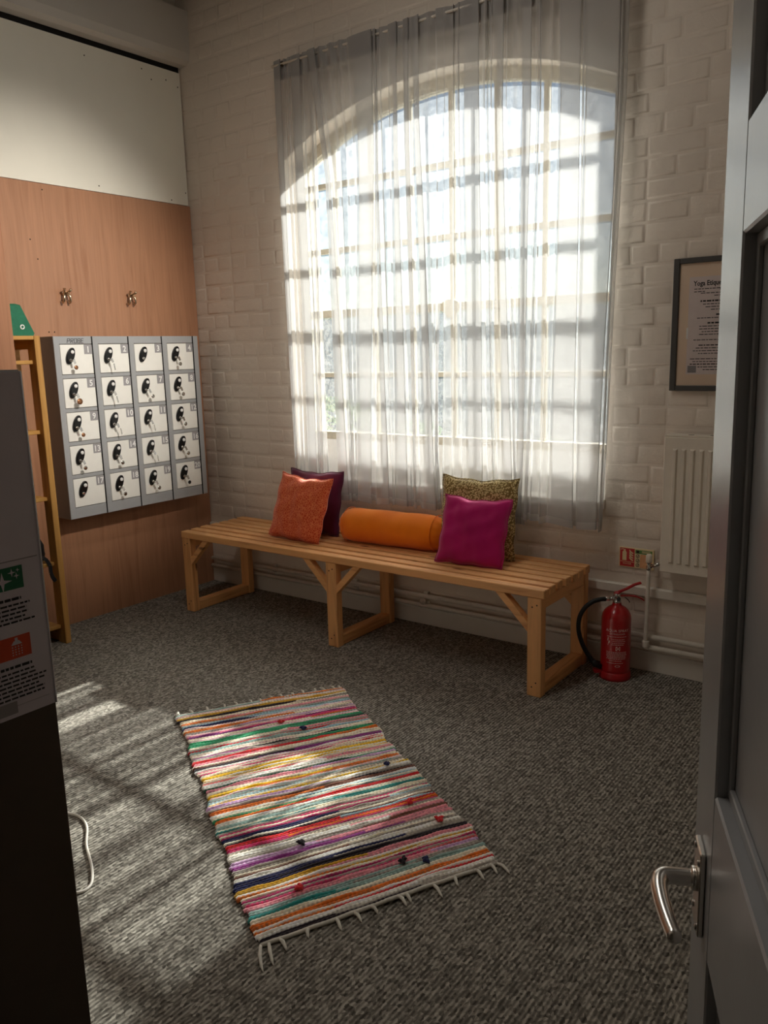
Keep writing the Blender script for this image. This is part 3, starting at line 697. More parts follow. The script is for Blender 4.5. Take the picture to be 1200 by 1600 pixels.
# ================================================================== LOCKER
def locker():
    y0, y1, zb, zt, d = -1.029, -.122, .582, 1.495, .138
    t = thing('locker_unit', 'grey wall-hung locker unit of twenty small numbered cream doors', 'locker', (.016, (y0+y1)/2, zb))
    MB().box(.017, d-.004, y0, y1, zb, zt).build('body', M['lockside'], t)
    pitch = .2185; rowt = [1.455 - .1675*k for k in range(5)]; dh = .146; dw = .181
    lockpl = [(.021*math.cos(a), .0435*math.sin(a)) for a in [2*math.pi*k/20 for k in range(20)]]
    first = None; k = 0
    for c in range(4):
        ys = y0 + c*pitch
        fl = MB(); ye = ys + pitch - .006
        yd0, yd1 = ys+.031, ys+.031+dw
        fl.bbox(d-.006, d+.002, ys, yd0-.001, zb, zt, .001)
        fl.bbox(d-.006, d, yd0-.001, ye, rowt[0]+.003, zt, .001)
        for r_ in range(5):
            z1 = rowt[r_]-dh-.002; z0 = (rowt[r_+1]+.002) if r_ < 4 else zb
            fl.bbox(d-.006, d, yd0-.001, ye, z0, z1, .001)
        fl.build('face_frame', M['lockgrey'], t)
        MB().box(d-.003, d+.0006, ye-.0005, ye+.0065, zb+.001, zt-.001).build('shadow_gap', M['dark'], t)
        for r_ in range(5):
            z1 = rowt[r_]; z0 = z1-dh; num = 1 + c + 4*r_
            D = MB(); D.bbox(d-.008, d+.001, yd0+.002, yd1-.001, z0+.001, z1-.001, .0012); dr = D.build('door', M['lockdoor'], t)
            # lock escutcheon: tilted black oval
            cy, cz = yd0+.052, z1-.056; ca, sa = math.cos(R(-24)), math.sin(R(-24))
            P = lambda u, v, w_: (d+.001+w_, cy + u*ca - v*sa, cz + u*sa + v*ca)
            lm = MB(); lm.prism(lockpl, P, .008); lm.prism([(u*.82, v*.88) for u, v in lockpl], P, .012); lm.build('lock', M['black'], dr)
            q = P(.0, .021, .012); MB().lathe([(.0095, 0), (.0095, .002), (.006, .004)], q, 'x', 16).build('lock_button', M['white'], dr)
            q = P(.001, -.022, .012); MB().lathe([(.0085, 0), (.0085, .006), (.005, .008)], q, 'x', 14).build('lock_barrel', M['chrome'], dr)
            if num not in (3, 17):
                km = MB(); q = Vector(P(.001, -.022, .02)); s_ = random.uniform(-.004, .012)
                km.tube([q, q+Vector((.012, .004, -.002))], .004, 8); km.beam(q+Vector((.012, .006, .004)), q+Vector((.016, .012+s_*.3, -.018)), .012, .002, (1,0,0))
                km.build('key', M['chrome'], dr)
                q2 = q + Vector((.016, .015+s_, -.036)); kind = num in (2, 6, 10, 11, 15)
                tg = MB()
                if kind: tg.beam(q2+Vector((0, 0, .014)), q2+Vector((.002, .004, -.02)), .0055, .002, (1,0,0))
                else: tg.lathe([(.0035 if num != 5 else .006, -.001), (.0105 if num != 5 else .0155, -.001), (.0105 if num != 5 else .0155, .001), (.004, .001)], q2, 'x', 16)
                tg.build('key_tag', M['black'] if num == 20 else M['tagcopper'] if num in (5, 1, 9) else M['chrome'], dr)
            pm = MB(); pm.box(d+.001, d+.0018, yd1-.047, yd1-.001, z1-.048, z1-.001); pm.build('number_plate', M['lockplate'], dr)
            tm = MB(); put_text(tm, str(num), .042, lambda x, y: (d+.0021, yd1-.024+x, z1-.039+y), 'CENTER', .0011); tm.build('number', M['white'], dr)
    MB().bbox(d-.006, d+.002, y1-.034, y1, zb, zt, .001).build('face_frame', M['lockgrey'], t)
    MB().box(d-.002, d+.0024, y1-.0355, y1-.0335, zb, zt).build('shadow_gap', M['dark'], t)
    # maker's word on the header, squared letters
    hm = MB(); segs = {'P': [(0,0,0,2),(0,2,1,2),(1,2,1,1),(0,1,1,1)], 'R': [(0,0,0,2),(0,2,1,2),(1,2,1,1),(0,1,1,1),(.4,1,1,0)], 'O': [(0,0,0,2),(0,2,1,2),(1,2,1,0),(0,0,1,0)], 'B': [(0,0,0,2),(0,2,1,2),(1,2,1,0),(0,0,1,0),(0,1,1,1)], 'E': [(0,0,0,2),(0,2,1,2),(0,1,.9,1),(0,0,1,0)]}
    for i, ch in enumerate('PROBE'):
        for a, b, c_, e in segs[ch]:
            f = lambda u, v: (d+.0006, y0+.075 + i*.0195 + u*.0125 + v*.0018, 1.4625 + v*.0105)
            hm.beam(f(a, b), f(c_, e), .0022, .0012, (1,0,0))
    hm.build('lettering', M['ink'], t)
locker()

# ------------------------------------------------------------------ coat hooks
def hook(y, z, label):
    t = thing('coat_hook', label, 'hook', (.016, y, z), 'coat hooks above the lockers')
    MB().lathe([(.013, 0), (.013, .004), (.010, .007)], (.016, y, z+.012), 'x', 16).build('back_plate', M['bronze'], t)
    for s_ in (-1, 1):
        pts = [(.02, y+s_*.004, z+.012), (.036, y+s_*.011, z+.010), (.047, y+s_*.016, z-.006), (.045, y+s_*.018, z-.026), (.034, y+s_*.019, z-.036), (.027, y+s_*.02, z-.026)]
        MB().tube(pts, [.007, .0065, .006, .006, .006, .0065], 10).build('prong', M['bronze'], t)
        MB().tube([(.03, y+s_*.006, z+.012), (.05, y+s_*.016, z+.022), (.056, y+s_*.018, z+.03)], [.006, .006, .008], 10).build('upper_prong', M['bronze'], t)
hook(-.868, 1.70, 'bronze double coat hook nearer the pine shelf, above the first locker column')
hook(-.474, 1.703, 'bronze double coat hook nearer the brick wall, above the third locker column')

def spotlight():  # fixture invented to carry the added fill spot
    t = thing('added_fill_spotlight', 'added black ceiling spotlight, out of view, brightening the lockers', 'lamp', tuple(SPOT_POS + Vector((0, 0, .25))))
    d = (SPOT_AIM - SPOT_POS).normalized(); p = SPOT_POS
    MB().bbox(p.x-.02, p.x+.02, p.y-.5, p.y+.5, ZC-.03, ZC, .003).build('track', M['black'], t)
    MB().tube([p + Vector((0, 0, ZC-.03-p.z)), p - d*.08], .01, 10).build('stem', M['black'], t)
    c = MB(); n = 20; c.tube([p - d*.14, p - d*.13, p - d*.07, p - d*.068], [.03, .06, .062, .02], n); c.build('can', M['black'], t)
    sp_o.parent = t; sp_o.location = SPOT_POS - Vector(t.location)
spotlight()
def batten():  # fixture invented to carry the added fill light; its diffuser glows
    t = thing('added_fill_batten', 'added white ceiling batten, out of view, filling the dim room', 'lamp', (2.0, -1.75, ZC))
    MB().bbox(1.95, 2.05, -2.53, -.97, ZC-.06, ZC, .004).build('body', M['white'], t)
    m, tr, out = mat('fill_batten_diffuser'); e = N(tr, 'ShaderNodeEmission', Strength=1.5); e.inputs[0].default_value = (1.0, .94, .86, 1); tr.links.new(e.outputs[0], out.inputs[0])
    MB().bbox(1.955, 2.045, -2.51, -.99, ZC-.08, ZC-.06, .006).build('diffuser', m, t)
    bt_o.parent = t; bt_o.location = Vector((2.0, -1.75, 3.36)) - Vector(t.location)
batten()
# ================================================================== SHELF UNIT
def shelf_unit():
    ya, yb = -1.19, -1.55
    t = thing('shelf_unit', 'narrow open pine shelf unit standing between the lockers and the partition', 'shelf', (.15, (ya+yb)/2, 0))
    for y in (ya, yb):
        MB().bbox(.205, .27, y-.015, y+.015, 0, 1.494, .002).build('upright', M['shelfpine_z'], t)
        MB().bbox(.02, .085, y-.015, y+.015, 0, 1.494, .002).build('upright', M['shelfpine_z'], t)
        for z in (.03, 1.462):
            MB().bbox(.085, .205, y-.012, y+.012, z-.028, z+.03, .002).build('side_rail', M['shelfpine_x'], t)
    for z in (1.383, 1.057, .736, .415, .094):
        MB().bbox(.02, .24, yb+.016, ya-.016, z-.018, z, .002).build('shelf_board', M['shelfpine_y'], t)
    MB().bbox(.02, .27, yb+.016, ya-.016, 1.476, 1.494, .002).build('shelf_board', M['shelfpine_y'], t)
shelf_unit()
def green_pouch():
    t = thing('pouch', 'folded green cloth pouch on top of the pine shelf unit', 'bag', (.1, -1.25, 1.495))
    pr = [(-1.38, 1.496), (-1.125, 1.497), (-1.118, 1.51), (-1.176, 1.64), (-1.2, 1.645), (-1.36, 1.64)]
    mb = MB(); lay = [(-.035, .94), (-.02, 1.0), (.02, 1.0), (.035, .94)]; c = (-1.25, 1.56); n = len(pr)
    vs = [(.11+o, c[0]+(y-c[0])*s_, 1.496+(z-1.496)*s_) for o, s_ in lay for y, z in pr]
    fs = [(k*n+i, k*n+(i+1)%n, (k+1)*n+(i+1)%n, (k+1)*n+i) for k in range(3) for i in range(n)] + [tuple(range(n))[::-1], tuple(range(3*n, 4*n))]
    mb.add(vs, fs); mb.build('pouch_body', M['greenbag'], t)
    MB().tube([(.147, -1.185+.009*math.cos(a), 1.538+.009*math.sin(a)) for a in [2*math.pi*k/18 for k in range(19)]], .003, 6, cap=False).build('eyelet', M['white'], t)
green_pouch()
def black_bag():
    t = thing('small_bag', 'small black bag with dangling strap on the fourth shelf', 'bag', (.15, -1.26, .4155))
    mb = MB(); n = 18
    prof = [(.075, 0.0), (.082, .03), (.078, .08), (.062, .13), (.035, .17), (.012, .19)]
    vs = []
    for r_, h in prof:
        for k in range(n):
            a = 2*math.pi*k/n; vs.append((.15 + r_*.8*math.cos(a)*(1+.1*math.sin(3*a)), -1.29 + r_*1.0*math.sin(a)*(1+.1*math.cos(4*a+h*30)), .4155+h))
    fs = [(i*n+k, i*n+(k+1)%n, (i+1)*n+(k+1)%n, (i+1)*n+k) for i in range(len(prof)-1) for k in range(n)] + [tuple(range(n))[::-1], tuple((len(prof)-1)*n+k for k in range(n))]
    mb.add(vs, fs, True); mb.build('bag_body', M['blackcloth'], t)
    st = MB(); P = [(.2, -1.25, .45), (.232, -1.238, .428), (.252, -1.236, .405), (.256, -1.238, .37), (.258, -1.232, .345), (.262, -1.222, .325)]
    for a, b in zip(P, P[1:]): st.beam(a, b, .018, .004, (1, 0, .2))
    st.build('strap', M['blackcloth'], t)
black_bag()
# tall laminate partition of the changing cubicle
pt = thing('partition_panel', 'tall beech laminate partition panel standing left of the pine shelf', 'partition', (.62, -2.3, 0))
MB().bbox(.585, .62, -3.2, -1.502, .0, 2.5, .002).build('panel', M['lam2'], pt)

# ================================================================== FOREGROUND CABINET WITH POSTER
def cabinet():
    X, Y, Z = 2.779, -2.722, 1.371
    t = thing('brown_cabinet', 'tall dark brown cabinet standing close beside the doorway with a notice on its side', 'cabinet', (2.5, -2.96, 0))
    MB().bbox(2.24, X, -3.2, Y, 0.04, Z, .002).build('body', M['cab'], t)
    MB().box(2.27, X-.02, -3.18, Y-.02, 0, .042).build('plinth', M['black'], t)
    MB().bbox(2.25, 2.505, Y, Y+.018, .06, Z-.01, .002).build('door', M['cab'], t)
    MB().bbox(2.509, X-.004, Y, Y+.0, .06, Z-.01, .002) if False else None
    p = thing('notice_sheet', 'laminated changing room notice with green and orange pictograms on the cabinet side', 'notice', (X+.001, -2.9, 1.12))
    y0, y1, z0, z1 = -3.19, Y-.001, .882, 1.369
    MB().box(X+.0006, X+.0016, y0, y1, z0, z1).build('sheet', M['poster'], p)
    sl_ = MB(); sl_.tube([(X+.0022, y1, z0), (X+.0028, y1+.0004, (z0+z1)/2), (X+.0022, y1, z1)], .0013, 6); sl_.build('sleeve_edge', M['sleeve'], p)
    xf = X+.0020
    def rect(name, m, ya, yb, za, zb): return MB().box(X+.0015, xf, ya, yb, za, zb).build(name, m, p)
    rect('fold_strip', M['postergrey'], y0, Y-.006, 1.108, 1.1095)
    rect('fold_strip', M['postergrey'], y0, Y-.01, .898, .8985)
    rect('green_box', M['postergreen'], -2.86, -2.7525, 1.068, 1.1005)
    rect('orange_box', M['posterorange'], -2.86, -2.752, .968, 1.0005)
    rect('grey_box', M['postergrey'], -3.0, -2.782, .888, .906)
    sp = MB()
    def star(cy, cz, r_):
        pl = []
        for k in range(8):
            a = math.pi*k/4 + math.pi/2; q = r_ if k % 2 == 0 else r_*.26; pl.append((cy+q*math.cos(a), cz+q*math.sin(a)))
        sp.prism(pl, lambda u, v, w_: (xf+w_, u, v), .0005)
    star(-2.783, 1.081, .014); star(-2.7685, 1.092, .006); star(-2.762, 1.0865, .0045); star(-2.7595, 1.0945, .003)
    sp.build('sparkle_symbol', M['poster'], p)
    sh = MB(); c = -2.773
    sh.prism([(c-.008, .988), (c+.008, .988), (c+.004, .9935), (c-.004, .9935)], lambda u, v, w_: (xf+w_, u, v), .0005)
    sh.prism([(c-.002, .9935), (c+.002, .9935), (c+.002, .998), (c-.002, .998)], lambda u, v, w_: (xf+w_, u, v), .0005)
    for i in range(4):
        for j in range(4):
            sh.box(xf, xf+.0005, c-.0075+i*.0045, c-.006+i*.0045, .984-j*.0038, .9856-j*.0038)
    sh.build('shower_symbol', M['poster'], p)
    tx = MB(); rd = random.Random(5)
    def lines(za, n, lo, hi, h=.0026, step=.0062):
        for i in range(n):
            y = -2.87; e = rd.uniform(lo, hi); z = za - i*step
            while y < e:
                l_ = rd.uniform(.004, .011); tx.box(xf, xf+.0003, y, min(y+l_, e), z, z+h); y += l_ + .002
    lines(1.052, 1, -2.76, -2.758, .004); lines(1.0445, 5, -2.757, -2.735)
    lines(.954, 1, -2.755, -2.75, .004); lines(.9465, 7, -2.752, -2.733)
    lines(1.335, 1, -2.77, -2.765); lines(1.3265, 2, -2.762, -2.756)
    lines(1.25, 1, -2.785, -2.78, .006, .006); lines(1.238, 6, -2.783, -2.775)
    tag(tx.build('small_print', M['ink'], p), kind='stuff')
cabinet()
cb = MB(); pts = [(1.62, -2.12, .004), (1.70, -2.085, .004), (1.78, -2.10, .004), (1.87, -2.16, .004), (1.96, -2.205, .004), (2.01, -2.235, .004), (2.04, -2.26, .004), (2.048, -2.285, .004), (2.035, -2.305, .004), (1.99, -2.33, .004), (1.9, -2.38, .004)]
def smooth(P, k=5):
    out = []
    for i in range(len(P)-1):
        p0, p1, p2, p3 = P[max(i-1,0)], P[i], P[i+1], P[min(i+2,len(P)-1)]
        for j in range(k):
            q = j/k; out.append(tuple(.5*((2*p1[a]) + (-p0[a]+p2[a])*q + (2*p0[a]-5*p1[a]+4*p2[a]-p3[a])*q*q + (-p0[a]+3*p1[a]-3*p2[a]+p3[a])*q**3) for a in range(3)))
    out.append(P[-1]); return out
cb.tube(smooth(pts), .004, 8); tag(cb.build('cable', M['cable']), 'loop of white cable lying on the carpet beside the brown cabinet', 'cable')

# ================================================================== RUG
def rug():
    A, B, C_, D = Vector((1.414, -1.452, 0)), Vector((1.774, -.893, 0)), Vector((2.893, -1.56, 0)), Vector((2.577, -2.173, 0))
    t = thing('rag_rug', 'multicoloured striped rag rug with tassels lying on the grey carpet', 'rug', tuple((A+B+C_+D)/4))
    def P(u, v, z): # u across, v along
        e = .006*math.sin(v*23+1) + .004*math.sin(v*61)
        q = (A*(1-u)+B*u)*(1-v) + (D*(1-u)+C_*u)*v
        a = (B-A).normalized()
        return q + a*e*(u-.5)*2 + Vector((0, 0, z + .004*max(0, math.sin(v*31+u*2.5))*math.sin(u*3.1)))
    base = MB(); nu, nv = 8, 40
    base.add([P(.004+.992*i/nu, .002+.996*j/nv, .003) for j in range(nv+1) for i in range(nu+1)], [(j*(nu+1)+i, j*(nu+1)+i+1, (j+1)*(nu+1)+i+1, (j+1)*(nu+1)+i) for j in range(nv) for i in range(nu)])
    base.build('warp_backing', M['warp'], t)
    pal = dict(cr=(238,226,204), te=(150,178,172), mu=(206,160,52), bk=(44,38,44), pk=(226,150,160), hp=(206,60,110), lb=(160,196,206), nv=(40,44,84), og=(222,120,48), gy=(168,160,150), pu=(140,60,130), gr=(58,160,114), dg=(40,92,70), rd=(206,48,52), co=(232,112,110), pw=(240,206,206), ye=(236,190,40), li=(206,170,206), br=(116,74,58), mg=(176,36,96), tl=(50,140,134), wh=(244,240,230))
    seq = [k for j, k in enumerate(('te cr mu bk cr og/pk lb/te nv/lb cr og/cr gy pk/pu pu/hp cr pw gr gr/dg cr/pk rd/co te/lb pw pu/bk gy/gr rd/og pk/cr br bk/pu pk hp/rd cr ye mu/ye co/pk wh dg/gr pk/li cr ye/og te lb/cr ye li/wh '
           'br/bk og/br cr gr/te og/rd wh/cr te/tl tl hp mg nv/gy bk/br rd hp cr wh/pk gy/br li/pk pu/pk gy br/gy wh nv/gy nv/bk mu/pk og/mu mg/hp hp/co pk/li te/gy tl/te cr og og/rd wh bk/gy').split())]
    n = len(seq); S = 84; rd_ = random.Random(21)
    half = [(-1.0, .0), (-.8, .55), (-.3, .95), (.3, .95), (.8, .55), (1.0, .0)]; m = len(half)
    S = 110
    for i in range(2*n):
        s_ = seq[i//2]; st = i % 2 == 1
        cs = [pal[k] for k in s_.split('/')]
        if len(cs) == 1 and rd_.random() < .3: cs.append(pal[rd_.choice(['cr', 'pw', 'wh', 'pk', 'lb', 'li', 'og', 'te', 'gy'])])
        if not st and rd_.random() < .38: cs = [pal[rd_.choice(['cr', 'pw', 'wh', 'cr', 'gy'])]]
        cut = rd_.uniform(.2, .8); vc = (i+.5)/(2*n); hw = .25/n*1.25; mb = MB(); mb.c = []; sd = rd_.uniform(0, 100)
        e0, e1 = rd_.uniform(-.008, .005), rd_.uniform(-.008, .008); vs = []
        for k in range(S+1):
            u = e0 + (1+e1-e0)*k/S
            wob = (noise1(u*7+vc*6, 3)-.5)*hw*1.6; odd = k % 2
            h = (.0065 + .002*odd if st else .0075 + .0012*odd) + .0045*noise1(u*13+sd, 9)**2
            wd = hw*(.8 + .4*noise1(u*10+sd, 5)); dip = .6 if k in (0, S) else 1.0
            c = cs[0] if len(cs) == 1 or u < cut + .03*math.sin(i) else cs[1]
            f = .98 + .35*noise1(u*24+sd, 2)
            dk = lin((84, 72, 70)); cl = lin(c)
            col = tuple(min(1, q_*f) for q_ in (cl if not st or odd else [x_*.5 + y_*.5 for x_, y_ in zip(cl, dk)]))
            for a, b in half: vs.append(P(u, vc + wob + a*wd, .003 + b*h*dip)); mb.c.append(col)
        mb.add(vs, [(k*m+j, k*m+j+1, (k+1)*m+j+1, (k+1)*m+j) for k in range(S) for j in range(m-1)], True)
        mb.build('rag_strip', M['rug'], t)
    # frayed knots
    for k in range(9):
        u, v = rd_.uniform(.1, .9), rd_.uniform(.06, .95); c = pal[rd_.choice(['bk', 'bk', 'nv', 'rd', 'cr', 'br', 'og'])]; mb = MB(); mb.c = []
        q = P(u, v, .014)
        for j in range(7):
            a = rd_.uniform(0, 6.28); d = Vector((math.cos(a), math.sin(a), rd_.uniform(.1, .5)))*rd_.uniform(.010, .019); b0 = len(mb.v)
            mb.tube([q, q+d*.6+Vector((0,0,.004)), q+d], [.006, .005, .0015], 6)
            mb.c += [lin(c)]*(len(mb.v)-b0)
        mb.build('rag_knot', M['rug'], t)
    # tassels and bound ends
    ax = (D-A).normalized()
    for v, sg, us in ((0.0, -1, [.0, .02, .1, .18, .28, .36, .44, .5, .57, .63, .7, .76, .83, .9, .96, .99]), (1.0, 1, [.0, .03, .07, .18, .29, .36, .43, .55, .58, .7, .8, .9, .97, .995])):
        bd = MB(); bd.tube([P(k/20, v, .006+.001*math.sin(k*2)) for k in range(21)], .0055, 7); bd.build('binding', M['tassel'], t)
        for u in us:
            L = rd_.uniform(.03, .055)*(1.7 if u in (0.0, .995, .03) and v == 1 else 1); q = P(u, v, .006); sd_ = (B-A).normalized()*rd_.uniform(-.5, .5)
            d = (ax*sg + sd_).normalized()
            MB().tube([q, q+d*L*.4+Vector((0,0,.004)), q+d*L*.8-sd_*L*.2+Vector((0,0,-.001)), q+d*L-sd_*L*.4-Vector((0,0,.002))], [.004, .0048, .0035, .0012], 7).build('tassel', M['tassel'], t)
rug()

# ================================================================== RADIATOR, PIPES, SIGNS
def radiator():
    x0, x1, z0, z1, yf, yk = 2.822, 3.42, .474, 1.023, -.1, -.035
    t = thing('radiator', 'white ribbed panel radiator hanging on the wall under the framed print', 'radiator', ((x0+x1)/2, -.06, z0))
    MB().bbox(x0, x1, yf, yf+.012, z0, z1, .004).build('front_panel', M['radiator'], t)
    MB().bbox(x0, x0+.004, yf+.012, yk, z0+.01, z1, .001).build('side_grille', M['radiator'], t)
    MB().bbox(x1-.004, x1, yf+.012, yk, z0+.01, z1, .001).build('side_grille', M['radiator'], t)
    MB().bbox(x0, x1, yk, yk+.012, z0, z1-.01, .004).build('back_panel', M['radiator'], t)
    tg = MB(); tg.bbox(x0, x1, yf+.004, yk+.008, z1, z1+.008, .002); tg.build('top_grille', M['radiator'], t)
    for k in range(6): MB().box(x0+.085+k*.082, x0+.105+k*.082, yf+.02, yf+.03, z1+.0075, z1+.0088).build('grille_slot', M['dark'], t)
    x = x0 + .034
    while x < x1 - .04:
        f = MB(); za, zb = z0+.04, z1-.045; w_ = .0195; d = .009
        xs = [x, x+.005, x+w_-.005, x+w_]
        v = [(xs[0], yf, za), (xs[3], yf, za), (xs[3], yf, zb), (xs[0], yf, zb), (xs[1], yf-d, za+.006), (xs[2], yf-d, za+.006), (xs[2], yf-d, zb-.006), (xs[1], yf-d, zb-.006)]
        f.add(v, [(4,5,6,7), (0,1,5,4), (1,2,6,5), (2,3,7,6), (3,0,4,7)]); f.build('rib', M['radiator'], t); x += .0335
    # valve, with white cap
    vv = MB(); vv.lathe([(.009, 0), (.011, .004), (.011, .016), (.008, .02), (.008, .03)], (2.765, -.06, .462), 'z', 14); vv.tube([(2.765, -.06, .476), (2.822, -.06, .5)], .008, 10); vv.build('valve', M['chrome'], t)
    MB().lathe([(.011, 0), (.013, .004), (.013, .03), (.009, .036)], (2.765, -.06, .494), 'z', 16).build('valve_cap', M['radiator'], t)
radiator()
def pipes():
    for z, y, lb, r_ in ((.158, -.03, 'upper white heating pipe running along the foot of the brick wall', .0115), (.112, -.033, 'lower white heating pipe running along the foot of the brick wall', .0115)):
        t = thing('heating_pipe', lb, 'pipe', (2, y, z), 'heating pipes along the back wall')
        MB().tube([(.035, y, z-.006), (1.6, y, z), (4.2, y, z+.012)], r_, 12).build('pipe', M['pipe'], t)
        for x in (.55, 1.16, 1.62, 2.2, 3.1):
            c = MB(); c.bbox(x-.012, x+.012, y-.004, 0.0, z-.015, z-.011, .001); c.bbox(x-.012, x+.012, y+.0105, 0.0, z-.02, z+.02, .001); c.build('clip', M['pipe'], t)
    t = thing('riser_pipe', 'short white pipe rising to the radiator valve', 'pipe', (2.765, -.06, .12))
    MB().tube(smooth([(2.765, -.06, .462), (2.764, -.06, .3), (2.762, -.06, .15), (2.762, -.055, .125), (2.762, -.04, .118)], 4), .0085, 12).build('pipe', M['pipe'], t)
    MB().lathe([(.013, -.014), (.014, -.01), (.014, .01), (.013, .014)], (2.763, -.06, .14), 'z', 14).build('elbow', M['pipe'], t)
    MB().lathe([(.0005, 0), (.02, .0), (.02, .006), (.0005, .006)], (1.62, -.047, .135), 'y', 6).build('gland', M['pipe'], t)
pipes()
def fire_sign():
    x0, x1, z0, z1 = 2.618, 2.768, .449, .535
    t = thing('fire_sign', 'small red and cream water extinguisher sign on the brick wall', 'sign', (x0, -.008, z0))
    y = -.0085
    MB().bbox(x0, x1, y, -.004, z0, z1, .0006).build('sign_plate', M['signcream'], t)
    w_ = x1-x0
    def r(name, m, a, b, c, d, lift=.0006): return MB().box(x0+a*w_, x0+b*w_, y-lift, y, z0+c*.086, z0+d*.086).build(name, m, t)
    r('red_field', M['signred'], .03, .45, .04, .96)
    r('divider', M['signcream'], .04, .44, .27, .29, .001)
    e = MB(); F = lambda u, v, k: (x0+u*w_, y-.0006-k, z0+v*.086)
    e.prism([(.1,.34),(.22,.34),(.22,.76),(.19,.82),(.13,.82),(.1,.76)][::-1], F, .0005)
    e.prism([(.13,.83),(.19,.83),(.19,.9),(.13,.9)][::-1], F, .0005); e.prism([(.06,.86),(.13,.9),(.13,.93),(.05,.9)][::-1], F, .0005)
    e.build('extinguisher_symbol', M['signcream'], t)
    fl = MB()
    for k in range(4):
        b = .34 + k*.12; fl.prism([(.41,b),(.42,b+.05),(.36,b+.1),(.31,b+.2),(.3,b+.2),(.3,b+.12),(.35,b+.03)], F, .0005)
    fl.build('flame_symbol', M['signcream'], t)
    tx = MB(); put_text(tx, 'WATER', .011, lambda a, b: (x0+.24*w_+a, y-.0011, z0+.012+b), 'CENTER'); tx.build('lettering', M['signcream'], t)
    r('green_field', M['signgreen'], .47, .95, .74, .93); r('orange_field', M['signorange'], .62, .95, .05, .7)
    ic = MB()
    for k in range(3):
        cx, cz = .545, .62 - k*.23
        ring = [(.052*math.cos(a), .09*math.sin(a)) for a in [2*math.pi*i/14 for i in range(14)]]
        for i in range(14):
            a, b = ring[i], ring[(i+1)%14]; ic.add([F(cx+a[0], cz+a[1], .0005), F(cx+b[0], cz+b[1], .0005), F(cx+b[0]*.75, cz+b[1]*.75, .0005), F(cx+a[0]*.75, cz+a[1]*.75, .0005)], [(0,1,2,3)])
        ic.add([F(cx-.03, cz-.06, .0005), F(cx-.02, cz-.07, .0005), F(cx+.035, cz+.05, .0005), F(cx+.025, cz+.06, .0005)], [(0,1,2,3)])
    ic.prism([(.5,.78),(.58,.78),(.58,.9),(.5,.9)][::-1], F, .0004)
    ic.build('class_symbols', M['ink'], t)
    ln = MB(); rd = random.Random(3)
    for k in range(8): ln.box(x0+.64*w_, x0+(.64+rd.uniform(.18, .29))*w_, y-.0011, y, z0+(.09+k*.075)*.086, z0+(.115+k*.075)*.086)
    ln.box(x0+.66*w_, x0+.92*w_, y-.0011, y, z0+.8*.086, z0+.83*.086); ln.box(x0+.66*w_, x0+.9*w_, y-.0011, y, z0+.86*.086, z0+.89*.086)
    tag(ln.build('small_print', M['signcream'], t), kind='stuff')
fire_sign()
def picture():
    x0, x1, z0, z1 = 2.806, 3.22, 1.198, 1.702; y = -.022; b = .0225
    t = thing('framed_print', 'dark framed print headed Yoga Etiquette on the white brick wall', 'picture', ((x0+x1)/2, -.012, z0))
    f = MB()
    for a in ((x0, x0+b, z0, z1), (x1-b, x1, z0, z1), (x0+b, x1-b, z0, z0+b*.9), (x0+b, x1-b, z1-b*.9, z1)): f.bbox(a[0], a[1], y, -.006, a[2], a[3], .002)
    f.build('frame', M['frameblk'], t)
    MB().box(x0+b-.004, x1-b+.004, y+.010, -.007, z0+b-.004, z1-b+.004).build('mount', M['mount'], t)
    px0, px1, pz0, pz1 = 2.866, 3.15, 1.262, 1.63
    MB().box(px0, px1, y+.0095, y+.0101, pz0, pz1).build('print', M['paper'], t)
    tx = MB(); yy = y+.0092
    put_text(tx, 'Yoga Etiquette...', .026, lambda a, c: (2.882+a*.82, yy, 1.597+c), 'LEFT', .0007); rd = random.Random(9)
    def row(xa, xb, z, h):
        x = xa
        while x < xb:
            l_ = rd.uniform(.006, .018); tx.box(x, min(x+l_, xb), yy, yy+.0003, z, z+h); x += l_+.003
    row(2.885, 3.03, 1.583, .003); row(2.885, 2.925, 1.573, .003)
    z = 1.577
    for wd, h in ((.03,.006), (.10,.003), (.05,.003), (0,0), (.1,.006), (.09,.003), (.08,.003), (.06,.003), (0,0), (.04, .006), (.11,.003), (0,0), (.07,.006), (.1,.003), (.1,.003), (.09,.003), (.1,.003), (0,0), (.12,.003), (0,0), (.1,.004), (.11,.003), (.12,.003), (.1,.003), (0,0), (.13,.003), (.12,.003), (.13,.004), (.1,.003), (.08,.003)):
        if wd: row(3.01-wd, 3.01+wd, z, h)
        z -= .0103
    tag(tx.build('lettering', M['ink'], t), kind='stuff')
    MB().box(2.872, 2.905, yy, yy+.0003, 1.268, 1.295).build('logo', M['postergrey'], t)
    MB().box(2.862, 2.868, yy, yy+.0004, 1.398, 1.44).build('tape', M['white'], t)
    MB().box(x0+b-.003, x1-b+.003, y+.004, y+.0055, z0+b-.003, z1-b+.003).build('glazing', M['picglass'], t)
picture()

